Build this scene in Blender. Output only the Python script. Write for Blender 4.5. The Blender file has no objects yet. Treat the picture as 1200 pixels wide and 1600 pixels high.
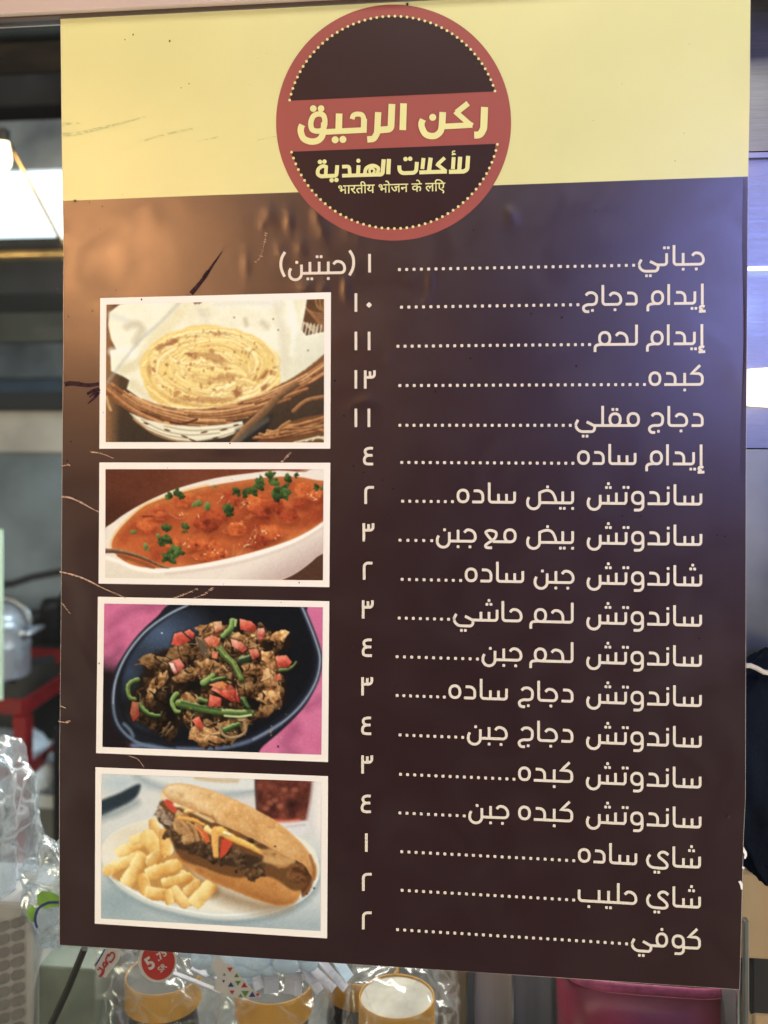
import bpy, bmesh, math, random
import numpy as np
from mathutils import Vector, Matrix, noise as mnoise

# ------------------------------------------------------------------ camera, world, lamps, exposure
SC = bpy.context.scene
COL = SC.collection
FPX, CU, CV, DIST, ZC = 1500.0, 600.0, 658.0, 0.85, 1.50
PSI = math.atan(FPX / 12991.0)
CAM = Vector((0.0, -DIST, ZC))
FWD = Vector((-math.sin(PSI), math.cos(PSI), 0)); RGT = Vector((math.cos(PSI), math.sin(PSI), 0)); UP = Vector((0, 0, 1))

cd = bpy.data.cameras.new('camera'); cam = bpy.data.objects.new('camera', cd); COL.objects.link(cam)
cam.location = CAM
cam.rotation_euler = (math.radians(90), 0, PSI)
cd.sensor_fit = 'VERTICAL'; cd.sensor_height = 36.0; cd.sensor_width = 27.0
cd.lens = 36.0 * FPX / 1600.0
cd.shift_y = -(800.0 - CV) / 1600.0
cd.clip_start = 0.01; cd.clip_end = 60
cd.dof.use_dof = True; cd.dof.focus_distance = 0.85; cd.dof.aperture_fstop = 4.5
SC.camera = cam

w = bpy.data.worlds.new('World'); SC.world = w; w.use_nodes = True
bg = w.node_tree.nodes['Background']; bg.inputs[0].default_value = (0.62, 0.56, 0.52, 1); bg.inputs[1].default_value = 0.04

SC.view_settings.view_transform = 'Standard'; SC.view_settings.look = 'None'
SC.view_settings.gamma = 1.0; SC.view_settings.use_curve_mapping = False; SC.view_settings.exposure = 0.28
SC.cycles.transparent_max_bounces = 24
SC.cycles.max_bounces = 10
SC.cycles.use_denoising = True

def ray(u, v): return FWD * FPX + RGT * (u - CU) + UP * (CV - v)
def at(u, v, Y=0.0):
    r = ray(u, v); t = (Y - CAM.y) / r.y
    return CAM + r * t
def mpp(Y): return (DIST + Y) / FPX          # metres per photo pixel at depth Y

def area(name, loc, aim, sx, sy, power, col, spread=180):
    l = bpy.data.lights.new(name, 'AREA'); l.shape = 'RECTANGLE'; l.size = sx; l.size_y = sy
    l.energy = power; l.color = col; l.spread = math.radians(spread)
    o = bpy.data.objects.new(name, l); COL.objects.link(o); o.location = loc
    o.rotation_euler = (Vector(aim) - Vector(loc)).to_track_quat('-Z', 'Y').to_euler()
    return o
def point(name, loc, power, col, r=0.03):
    l = bpy.data.lights.new(name, 'POINT'); l.energy = power; l.color = col; l.shadow_soft_size = r
    o = bpy.data.objects.new(name, l); COL.objects.link(o); o.location = loc
    return o
def mirror_pos(u, v, t):                     # where a lamp stands so the sheet mirrors it at that spot
    p = at(u, v); d = p - CAM; d = d / abs(d.y)
    return p + Vector((d.x, -d.y, d.z)) * t
MIDP = at(630, 760)
area('shopfront_lamp', (0.0, -2.5, 3.9), MIDP, 1.6, 1.0, 43, (1.0, 0.91, 0.76))
area('left_fill_light', (-3.1, -1.35, 0.40), at(500, 1350), 0.9, 0.9, 62, (1.0, 0.885, 0.64))  # unseen fill light added to even out the lower sheet
area('right_fill_light', (3.1, -1.5, 0.40), at(700, 1350), 0.9, 0.9, 112, (1.0, 0.885, 0.64))  # second added fill, from the right side
wl = mirror_pos(172, 380, 1.5)
area('warm_street_lamp', wl, at(160, 420), 0.20, 0.30, 1.75, (1.0, 0.46, 0.18), 90)
bl = mirror_pos(1215, 430, 1.3)
area('cool_tube_lamp', bl, at(1120, 500), 0.30, 0.55, 1.22, (0.34, 0.38, 1.0), 90)
KIT = at(60, 500, 1.1)
area('kitchen_fill_light', (KIT.x + 0.85, 0.85, 1.72), (KIT.x - 0.05, 1.75, 1.0), 0.6, 0.3, 17, (0.72, 0.90, 1.0))  # unseen fill light added to brighten the lower kitchen
area('counter_fill_light', (-0.15, 0.70, 1.60), at(420, 1560, 0.15), 1.3, 0.2, 12.0, (1.0, 0.93, 0.84))  # added fill light for the goods below the poster

# ------------------------------------------------------------------ helpers
def lin(c):
    c = np.asarray(c, float) / 255.0
    return np.where(c <= 0.04045, c / 12.92, ((c + 0.055) / 1.055) ** 2.4)
WHITE = np.array([0.86, 0.86, 0.86])
WOBS = lin((246, 226, 212))
def ink(c):                                  # printed colour seen under this light -> ink reflectance
    q = np.clip(lin(c) / WOBS * 0.80, 0.004, 0.88)
    return q * 0.92 + q.mean(-1, keepdims=True) * 0.08
def rgb(c): return tuple(float(x) for x in lin(c)) + (1.0,)

def tag(o, label=None, cat=None, group=None, kind=None):
    if label: o['label'] = label
    if cat: o['category'] = cat
    if group: o['group'] = group
    if kind: o['kind'] = kind
    return o
def empty(name, loc, label, cat, group=None):
    o = bpy.data.objects.new(name, None); COL.objects.link(o); o.location = loc; o.empty_display_size = 0.05
    return tag(o, label, cat, group)

class MB:
    def __init__(s): s.v = []; s.f = []; s.mi = []
    def poly(s, pts, mi=0):
        n = len(s.v); s.v += [tuple(p) for p in pts]; s.f.append(tuple(range(n, n + len(pts)))); s.mi.append(mi)
    def grid(s, P, mi=0, wrap=False):        # P: rows of points
        n = len(s.v); R = len(P); C = len(P[0])
        for r in P: s.v += [tuple(p) for p in r]
        for i in range(R - 1):
            for j in range(C if wrap else C - 1):
                k = (j + 1) % C
                s.f.append((n + i * C + j, n + i * C + k, n + (i + 1) * C + k, n + (i + 1) * C + j)); s.mi.append(mi)
    def box(s, a, b, mi=0):
        x0, y0, z0 = [min(p, q) for p, q in zip(a, b)]; x1, y1, z1 = [max(p, q) for p, q in zip(a, b)]
        n = len(s.v)
        s.v += [(x0, y0, z0), (x1, y0, z0), (x1, y1, z0), (x0, y1, z0), (x0, y0, z1), (x1, y0, z1), (x1, y1, z1), (x0, y1, z1)]
        for f in ((0, 3, 2, 1), (4, 5, 6, 7), (0, 1, 5, 4), (1, 2, 6, 5), (2, 3, 7, 6), (3, 0, 4, 7)):
            s.f.append(tuple(n + i for i in f)); s.mi.append(mi)
    def lathe(s, prof, c=(0, 0, 0), seg=48, mi=0, sx=1, sy=1):
        P = [[(c[0] + r * sx * math.cos(2 * math.pi * k / seg), c[1] + r * sy * math.sin(2 * math.pi * k / seg), c[2] + z) for k in range(seg)] for r, z in prof]
        s.grid(P, mi, True)
        if prof[0][0] > 1e-5: s.poly(list(reversed(P[0])), mi)
        if prof[-1][0] > 1e-5: s.poly(P[-1], mi)
    def tube(s, pts, r, seg=10, mi=0, flat=1.0):
        pts = [Vector(p) for p in pts]; P = []
        for i, p in enumerate(pts):
            t = (pts[min(i + 1, len(pts) - 1)] - pts[max(i - 1, 0)]).normalized()
            a = t.cross(Vector((0, 0, 1)))
            if a.length < 1e-3: a = t.cross(Vector((0, 1, 0)))
            a.normalize(); b = t.cross(a)
            rr = r[i] if isinstance(r, (list, tuple)) else r
            P.append([p + a * (rr * math.cos(2 * math.pi * k / seg)) + b * (rr * flat * math.sin(2 * math.pi * k / seg)) for k in range(seg)])
        s.grid(P, mi, True); s.poly(list(reversed(P[0])), mi); s.poly(P[-1], mi)
    def build(s, name, mats, parent=None, smooth=False, bevel=0, loc=None):
        me = bpy.data.meshes.new(name); me.from_pydata(s.v, [], s.f)
        for m in (mats if isinstance(mats, (list, tuple)) else [mats]): me.materials.append(m)
        if any(s.mi): me.polygons.foreach_set('material_index', s.mi)
        if smooth: me.polygons.foreach_set('use_smooth', [True] * len(s.f))
        me.update()
        o = bpy.data.objects.new(name, me); COL.objects.link(o)
        if parent is not None:
            o.parent = parent; o.matrix_parent_inverse = Matrix.Translation(-Vector(parent.location)) if parent.type == 'EMPTY' else Matrix()
        if bevel:
            b = o.modifiers.new('bevel', 'BEVEL'); b.width = bevel; b.segments = 3; b.limit_method = 'ANGLE'; b.angle_limit = 0.6
        return o

def mat(name, col, rough=0.5, metal=0.0, spec=0.5, nscale=0, namp=0.0, bump=0.0, bscale=200, coat=0.0, emit=None, estr=0, stretch=None, rvar=0.0):
    m = bpy.data.materials.new(name); m.use_nodes = True; nt = m.node_tree; b = nt.nodes['Principled BSDF']
    c = tuple(col)[:3] + (1.0,)
    b.inputs['Base Color'].default_value = c; b.inputs['Roughness'].default_value = rough
    b.inputs['Metallic'].default_value = metal; b.inputs['Specular IOR Level'].default_value = spec
    b.inputs['Coat Weight'].default_value = coat
    if emit: b.inputs['Emission Color'].default_value = tuple(emit)[:3] + (1,); b.inputs['Emission Strength'].default_value = estr
    tc = nt.nodes.new('ShaderNodeTexCoord'); mp = nt.nodes.new('ShaderNodeMapping'); nt.links.new(tc.outputs['Object'], mp.inputs[0])
    if stretch: mp.inputs['Scale'].default_value = stretch
    if nscale:
        n = nt.nodes.new('ShaderNodeTexNoise'); n.inputs['Scale'].default_value = nscale; n.inputs['Detail'].default_value = 6
        nt.links.new(mp.outputs[0], n.inputs['Vector'])
        r = nt.nodes.new('ShaderNodeValToRGB')
        r.color_ramp.elements[0].position = 0.3; r.color_ramp.elements[1].position = 0.7
        r.color_ramp.elements[0].color = tuple(max(0, x * (1 - namp)) for x in c[:3]) + (1,)
        r.color_ramp.elements[1].color = tuple(min(1, x * (1 + namp)) for x in c[:3]) + (1,)
        nt.links.new(n.outputs['Fac'], r.inputs[0]); nt.links.new(r.outputs[0], b.inputs['Base Color'])
        if rvar:
            q = nt.nodes.new('ShaderNodeMapRange'); q.inputs[3].default_value = max(0.02, rough - rvar); q.inputs[4].default_value = min(1, rough + rvar)
            q.inputs[1].default_value = 0.3; q.inputs[2].default_value = 0.7
            nt.links.new(n.outputs['Fac'], q.inputs[0]); nt.links.new(q.outputs[0], b.inputs['Roughness'])
    if bump:
        n2 = nt.nodes.new('ShaderNodeTexNoise'); n2.inputs['Scale'].default_value = bscale; n2.inputs['Detail'].default_value = 4
        nt.links.new(mp.outputs[0], n2.inputs['Vector'])
        bp = nt.nodes.new('ShaderNodeBump'); bp.inputs['Strength'].default_value = bump; bp.inputs['Distance'].default_value = 0.001
        nt.links.new(n2.outputs['Fac'], bp.inputs['Height']); nt.links.new(bp.outputs[0], b.inputs['Normal'])
    return m

def film(name, tint=(1, 1, 1), haze=0.10, gloss=0.16, rough=0.08, bump=0.6, bscale=60, fres=0.9, crease=0.0, cscale=22):
    """thin clear plastic: mostly see-through, a little milky, sharp glints"""
    m = bpy.data.materials.new(name); m.use_nodes = True; nt = m.node_tree; nt.nodes.clear()
    out = nt.nodes.new('ShaderNodeOutputMaterial')
    tr = nt.nodes.new('ShaderNodeBsdfTransparent'); tr.inputs[0].default_value = tuple(tint) + (1,)
    df = nt.nodes.new('ShaderNodeBsdfDiffuse'); df.inputs[0].default_value = (0.75, 0.80, 0.85, 1)
    gl = nt.nodes.new('ShaderNodeBsdfGlossy'); gl.inputs['Roughness'].default_value = rough; gl.inputs[0].default_value = (0.95, 0.95, 0.95, 1)
    m1 = nt.nodes.new('ShaderNodeMixShader'); m1.inputs[0].default_value = haze
    m2 = nt.nodes.new('ShaderNodeMixShader')
    lw = nt.nodes.new('ShaderNodeFresnel'); lw.inputs[0].default_value = 1.5
    ma = nt.nodes.new('ShaderNodeMath'); ma.operation = 'MULTIPLY_ADD'; ma.inputs[1].default_value = fres; ma.inputs[2].default_value = gloss
    ma.use_clamp = True
    nt.links.new(lw.outputs[0], ma.inputs[0]); nt.links.new(ma.outputs[0], m2.inputs[0])
    nt.links.new(tr.outputs[0], m1.inputs[1]); nt.links.new(df.outputs[0], m1.inputs[2])
    nt.links.new(m1.outputs[0], m2.inputs[1]); nt.links.new(gl.outputs[0], m2.inputs[2]); nt.links.new(m2.outputs[0], out.inputs[0])
    if crease:                               # white stress lines where the film has been crumpled
        tc = nt.nodes.new('ShaderNodeTexCoord'); nn = nt.nodes.new('ShaderNodeTexNoise'); nn.inputs['Scale'].default_value = 16; nn.inputs['Detail'].default_value = 3
        va = nt.nodes.new('ShaderNodeVectorMath'); va.operation = 'MULTIPLY_ADD'; va.inputs[1].default_value = (.07, .07, .07)
        nt.links.new(tc.outputs['Object'], nn.inputs['Vector']); nt.links.new(nn.outputs['Color'], va.inputs[0]); nt.links.new(tc.outputs['Object'], va.inputs[2])
        vo = nt.nodes.new('ShaderNodeTexVoronoi'); vo.feature = 'DISTANCE_TO_EDGE'; vo.inputs['Scale'].default_value = cscale; nt.links.new(va.outputs[0], vo.inputs['Vector'])
        mr = nt.nodes.new('ShaderNodeMapRange'); mr.inputs[1].default_value = 0.0; mr.inputs[2].default_value = 0.10; mr.inputs[3].default_value = min(.95, haze + crease); mr.inputs[4].default_value = haze
        n3 = nt.nodes.new('ShaderNodeTexNoise'); n3.inputs['Scale'].default_value = 24; nt.links.new(tc.outputs['Object'], n3.inputs['Vector'])
        mm = nt.nodes.new('ShaderNodeMath'); mm.operation = 'MULTIPLY_ADD'; mm.inputs[1].default_value = crease * 1.2; mm.inputs[2].default_value = -crease * .6
        ad = nt.nodes.new('ShaderNodeMath'); ad.operation = 'ADD'; ad.use_clamp = True
        nt.links.new(vo.outputs['Distance'], mr.inputs[0]); nt.links.new(n3.outputs['Fac'], mm.inputs[0]); nt.links.new(mr.outputs[0], ad.inputs[0]); nt.links.new(mm.outputs[0], ad.inputs[1]); nt.links.new(ad.outputs[0], m1.inputs[0])
    if bump:
        tc = nt.nodes.new('ShaderNodeTexCoord')
        n = nt.nodes.new('ShaderNodeTexNoise'); n.inputs['Scale'].default_value = bscale; n.inputs['Detail'].default_value = 3; n.inputs['Distortion'].default_value = 1.2
        nt.links.new(tc.outputs['Object'], n.inputs['Vector'])
        bp = nt.nodes.new('ShaderNodeBump'); bp.inputs['Strength'].default_value = bump; bp.inputs['Distance'].default_value = 0.01
        nt.links.new((mr if crease else n).outputs[0], bp.inputs['Height'])
        nt.links.new(bp.outputs[0], gl.inputs['Normal']); nt.links.new(bp.outputs[0], df.inputs['Normal']); nt.links.new(bp.outputs[0], lw.inputs['Normal'])
    return m

# ------------------------------------------------------------------ the poster's surface: outline, relief
def interp(v, xs, ys): return float(np.interp(v, xs, ys))
def edgeL(v): return interp(v, [31, 270, 400, 440, 560, 620, 720, 950, 1200, 1480], [95.6, 98.2, 100.6, 100, 100, 99, 98, 96.6, 93.8, 93.8])
def edgeR(v): return interp(v, [-24, 0, 150, 276, 400, 600, 750, 1050, 1250, 1310, 1390, 1550], [1173, 1172, 1170.6, 1168.3, 1167.5, 1166, 1165, 1164.5, 1164, 1161, 1159, 1155])
BLIST = [(420,335,9,14,.9),(452,345,6,20,.8),(497,336,10,22,1.0),(505,360,8,16,.8),(545,352,9,20,.9),(560,372,7,12,.7),
         (477,450,13,9,1.0),(505,452,8,10,.8),(541,452,6,18,1.2),(556,425,5,10,.6),(640,440,7,6,.6),(672,442,5,20,.9),(664,470,4,9,.6),
         (571,628,17,10,1.1),(548,640,8,8,.6),(800,340,10,13,.9),(795,330,5,6,.6),(438,392,8,14,.6),(470,388,7,16,.7),
         (606,566,6,9,.5),(650,1078,10,20,.45),(676,1120,22,10,.55),(640,1112,9,8,.4),(1108,975,18,40,.35),(410,350,5,8,.5),
         (238,335,16,20,.5),(175,340,30,18,.35),(300,690,30,8,.6),(260,705,18,6,.5),(350,702,20,6,.5),(385,415,6,22,.5)]
_B = [(at(u, v), ru * mpp(0), rv * mpp(0), a) for u, v, ru, rv, a in BLIST]
def relief(p):
    h = 0.0
    for c, ru, rv, a in _B:
        dx = (p.x - c.x) / ru; dz = (p.z - c.z) / rv; q = dx * dx + dz * dz
        if q < 9: h += a * 0.00065 * math.exp(-q)
    h += 0.00028 * mnoise.noise(Vector((p.x * 7, 0.3, p.z * 7))) + 0.00010 * mnoise.noise(Vector((p.x * 26, 1.3, p.z * 26)))
    return h
def S(u, v, layer):                          # point on the sheet, `layer` metres proud of the glass
    p = at(u, v); p.y = -layer - relief(p)
    return p
# ------------------------------------------------------------------ lettering: pen strokes laid on the sheet
def fil(pts, n=6):
    """polyline with rounded corners: points (x, y[, r])"""
    out = []
    for i, p in enumerate(pts):
        if len(p) < 3 or p[2] <= 0 or i in (0, len(pts) - 1):
            out.append((p[0], p[1])); continue
        a = Vector((pts[i-1][0] - p[0], pts[i-1][1] - p[1])); b = Vector((pts[i+1][0] - p[0], pts[i+1][1] - p[1]))
        la, lb = a.length, b.length; a.normalize(); b.normalize()
        ang = max(1e-3, math.acos(max(-1, min(1, a.dot(b)))))
        d = min(p[2] / math.tan(ang / 2), la * .98, lb * .98)
        s, e = Vector(p[:2]) + a * d, Vector(p[:2]) + b * d; c = Vector(p[:2])
        k = 0.5523 * (1 if abs(ang - math.pi / 2) < .6 else 1.0)
        c1, c2 = s + (c - s) * k, e + (c - e) * k
        for j in range(n + 1):
            t = j / n; q = s * (1-t)**3 + c1 * 3*t*(1-t)**2 + c2 * 3*t*t*(1-t) + e * t**3
            out.append((q.x, q.y))
    return out
def ell(cx, cy, rx, ry, a0=0, a1=360, n=30, sq=1.0):
    o = []
    for i in range(n + 1):
        a = math.radians(a0 + (a1 - a0) * i / n); c, s = math.cos(a), math.sin(a)
        if sq != 1.0:
            c = math.copysign(abs(c) ** sq, c); s = math.copysign(abs(s) ** sq, s)
        o.append((cx + rx * c, cy + ry * s))
    return o
def cr(pts, n=6, closed=False):
    """Catmull-Rom"""
    P = [Vector(p[:2]) for p in pts]; o = []; N = len(P)
    for i in range(N if closed else N - 1):
        g = (lambda k: P[k % N]) if closed else (lambda k: P[max(0, min(N - 1, k))])
        p0, p1, p2, p3 = g(i-1), g(i), g(i+1), g(i+2)
        for j in range(n):
            t = j / n
            q = 0.5 * ((2*p1) + (p2-p0)*t + (2*p0-5*p1+4*p2-p3)*t*t + (3*p1-p0-3*p2+p3)*t**3)
            o.append((q.x, q.y))
    if not closed: o.append(tuple(P[-1]))
    return o
class Print(MB):
    """ink laid on the sheet; every stroke sits a hair above the one before so none overlap in one plane"""
    def __init__(s, layer): super().__init__(); s.layer = layer; s.k = 0
    def lift(s):
        s.k += 1; return s.layer + (s.k % 9) * 2.2e-5
    def ribbon(s, uv, w, w1=None, round_=False):
        P = [Vector(p) for p in uv]
        Q = [P[0]]
        for p in P[1:]:
            if (p - Q[-1]).length > 0.05: Q.append(p)
        if len(Q) < 2: return
        D = []
        for a, b in zip(Q, Q[1:]):           # keep segments short so ink follows the relief
            n = max(1, int((b - a).length / 5))
            D += [a + (b - a) * (i / n) for i in range(n)]
        D.append(Q[-1]); N = len(D); L = s.lift(); rows = []
        for i, p in enumerate(D):
            t0 = (p - D[i-1]).normalized() if i else None
            t1 = (D[i+1] - p).normalized() if i < N - 1 else None
            if t0 is None: n_ = Vector((-t1.y, t1.x)); m = 1
            elif t1 is None: n_ = Vector((-t0.y, t0.x)); m = 1
            else:
                n0, n1 = Vector((-t0.y, t0.x)), Vector((-t1.y, t1.x)); n_ = n0 + n1
                if n_.length < 1e-4: n_ = n0
                n_.normalize(); m = min(1.8, 1 / max(0.2, n_.dot(n0)))
            ww = w if w1 is None else w + (w1 - w) * i / (N - 1)
            rows.append((p + n_ * (ww / 2 * m), p - n_ * (ww / 2 * m)))
        s.grid([[S(a.x, a.y, L), S(b.x, b.y, L)] for a, b in rows])
        if round_:
            for p, ww in ((D[0], w), (D[-1], w if w1 is None else w1)): s.disc(p.x, p.y, ww / 2)
    def disc(s, u, v, r, n=14, asp=1.0):
        L = s.lift(); s.poly([S(u + r * math.cos(2*math.pi*i/n), v + r * asp * math.sin(2*math.pi*i/n), L) for i in range(n)])
    def square(s, u, v, a, rot=0, m=0.0):
        L = s.lift(); h = a / 2; c = [(-h, -h), (h, -h), (h, h), (-h, h)]
        if rot: c = [(x * math.cos(rot) - y * math.sin(rot), x * math.sin(rot) + y * math.cos(rot)) for x, y in c]
        q = []
        for i, (x, y) in enumerate(c):       # corners nipped off as in the print
            x0, y0 = c[i-1]; x1, y1 = c[(i+1) % 4]
            q += [(x + (x0-x)*.16, y + (y0-y)*.16), (x + (x1-x)*.16, y + (y1-y)*.16)]
        s.poly([S(u + x, v + y + m * x, L) for x, y in q])

class Word:
    """right-to-left pen: l grows leftwards from the first letter, y up from the baseline"""
    def __init__(s): s.x = 0.0; s.j = 0.0; s.st = []; s.dt = []
    def S(s, *pts): s.st.append(fil([(s.x + p[0],) + tuple(p[1:]) for p in pts]))
    def C(s, *pts): s.st.append(cr([(s.x + p[0], p[1]) for p in pts]))
    def D(s, *pts):
        for p in pts: s.dt.append((s.x + p[0], p[1]))
        return s
    def base(s, d): s.S((s.j, 0), (d, 0)); s.x += d; s.j = 0
    def gap(s, d): s.x += d; s.j = 0; return s
    def up(s, h, d=None):                    # a tooth or a lam; d=None: first letter of its group
        if d is None: s.S((0, h), (0, 0, 4.2), (6, 0)); s.j = 5.5
        else: s.base(d); s.S((0, h), (0, 0))
        return s
    def alef(s, d=None):
        if d is None: s.S((0, 30.5), (0, -2.2))
        else: s.S((s.j, 0), (d, 0, 4.5), (d, 30.5)); s.x += d; s.j = 0
        return s
    def hamza(s): s.C((-3.6, -5.6), (-0.5, -4.4), (2.6, -5.4), (3.4, -7.4), (1.8, -9.6), (-1.0, -10.4)); s.S((5.4, -13), (-5.2, -12.4)); return s
    def sin(s, d=None):
        if d is None: s.up(16.6)
        else: s.up(16.6, d)
        s.up(13.0, 12.6); s.up(13.0, 12.6); return s
    def bowl(s): s.S((0, 2), (0, -0.5)); s.st.append([(s.x + 9.5 - 9.5 * math.cos(a), -0.5 - 9.3 * math.sin(a)) for a in [math.pi * i / 18 for i in range(19)]] + [(s.x + 18.7, 3.6), (s.x + 16.6, 8.2)]); s.x += 19; return s
    def dal(s, d=None):
        if d is not None: s.S((s.j, 0), (d + 17, 0)); s.x += d; s.S((14, 17.4), (0, 17.4, 8), (0, 0))
        else: s.S((14.2, 17.4), (0, 17.4, 8), (0, 0, 3.5), (16.6, 0))
        s.x += 16.8; s.j = 0; return s
    def ring(s, rx=8.1, ry=9.0): s.st.append([(s.x + a, b) for a, b in ell(rx, ry, rx, ry, 0, 360, 34, 0.88)]); return s
    def waw(s, d=None):
        if d is not None: s.base(d)
        s.ring(8.2, 8.8); s.S((0, 9), (0, -10.2, 7), (14, -10.2)); s.x += 16.3; s.j = 0; return s
    def heh(s): s.ring(7.9, 9.2); s.x += 15.8; return s
    def jim(s, d=None):
        if d is not None: s.base(d)
        s.S((17.4, 13.4), (13.6, 17.8, 5), (0, 17.8, 10.5), (0, 0, 6 if d is None else 2.5), (8, 0)); s.j = 7.5; return s
    def jimf(s): s.C((17, 14.6), (12.8, 18.2), (6, 18.4), (1, 14.6), (0, 9.5), (1.4, 2.6), (6.5, .2), (14, 0), (19.6, -2.6), (20.6, -6.6), (17.6, -10.4), (11.6, -10.8)); s.D((6.6, -9.0)); s.x += 20.6; return s
    def mim(s):                              # first of its group
        s.ring(8.3, 9.4); s.x += 8.3; s.j = 0; return s
    def mimf(s, d=None):
        if d is not None: s.base(d); s.x -= 8.1
        s.ring(8.1, 9.4); s.S((10, 0.6), (23.2, -1.0, 5), (23.2, -11.6)); s.x += 23.2; return s
    def kaf(s): s.S((3.4, 30), (16.6, 17), (0, 17, 7), (0, 0, 5), (8, 0)); s.j = 7.5; return s
    def yaf(s, d=0):
        s.S((s.j, 0), (12 + d, 0)); s.x += d
        s.C((11, -.2), (15, .6), (19.5, 3), (25, 5.6)); s.S((12.2, -.5), (13, -9.6, 5), (42, -9.6, 11), (42, 2, 6), (38.4, 8.8)); s.D((30.4, -16.6), (24.4, -16.6)); s.x += 42; return s
    def yai(s): s.C((0, 16.8), (5.5, 20.6), (11.5, 20.2), (15, 16.4), (13.4, 12.2), (7, 7.4), (2.4, 2.6), (2.4, -2), (6.5, -4.2), (16, -4.3), (25, -3.6), (30.6, 0), (32.6, 6), (31.6, 11.4), (28.4, 15.8)); s.D((21, -11), (15, -11)); s.x += 32.6; return s
    def ain(s): s.S((0, 0), (27, 0)); s.C((27, .4), (32, 6), (36, 11), (37.6, 14.6), (33, 17.2), (27.5, 17), (22, 14.4), (21.4, 10), (24, 5), (29, 1), (35, -3), (38.2, -6.4), (36, -9.4), (28, -9.6)); s.x += 38; return s
    def dad(s, d): s.S((s.j, 0), (d, 0)); s.x += d; s.C((0, 15.4), (6, 18), (13, 19), (20, 16.4), (24.5, 9), (26.2, 0)) if False else s.C((0, 15.2), (-6, 18), (-13.5, 19), (-20, 15.6), (-24, 8), (-25.6, .4)); s.D((-12.4, 24.6)); s.S((0, 17), (0, 0)); s.bowl(); return s
    def bei(s, d): s.up(18, d); s.S((0, 0), (31.2, 0, 5), (31.2, 17)); s.D((16, -8.6)); s.x += 31.2; return s
def w_sandwich(W, shin=False):
    W.sin()
    if shin: W.D((-9.4, 25), (-15.6, 25), (-12.6, 31))
    W.alef(15.4).gap(10.5); W.up(18.4).D((0, 25)); W.dal(15.2).gap(7.4); W.waw().gap(10); W.up(17.5).D((-3, 25), (3.4, 25))
    W.base(1); W.sin(14.2).D((-15.8, 24.6), (-9.8, 24.6), (-12.8, 30.6)); W.bowl(); return W
def w_sada(W): W.sin().alef(14.4).gap(10); W.dal().gap(6.3); return W.heh()
def w_idam(W): W.alef().hamza(); W.gap(11.7).up(18.5).D((4.4, -8), (-1.7, -8)); W.dal(15.3).gap(8.7); W.alef().gap(9.3); return W.mimf()
def w_dajaj(W): W.dal().gap(7.4); W.jim().D((9, -8.4)); W.alef(28).gap(9.6); return W.jimf()
def w_lahm(W): W.up(30.5); W.jim(14.6); W.mimf(35); return W
def w_jubn(W): W.jim().D((8.4, -8.7)); W.up(17.6, 27).D((0, -8.7)); W.base(13.6); W.S((0, 13.8), (0, 0)); W.D((7.4, 17.4)); return W.bowl()
def w_kibda(W): W.kaf(); W.up(18, 27.5).D((0, -8.6)); W.dal(14.9).gap(6.8); return W.heh()
def w_bayd(W): W.up(18).D((0, -8.6)); W.up(17.6, 15.5).D((3.6, -8.6), (-2.4, -8.6)); return W.dad(36)
def w_shin_alef(W): W.sin().D((-9.4, 25.4), (-15.8, 25.4), (-12.6, 31.6)); return W.alef(15)
SP = 20
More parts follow.
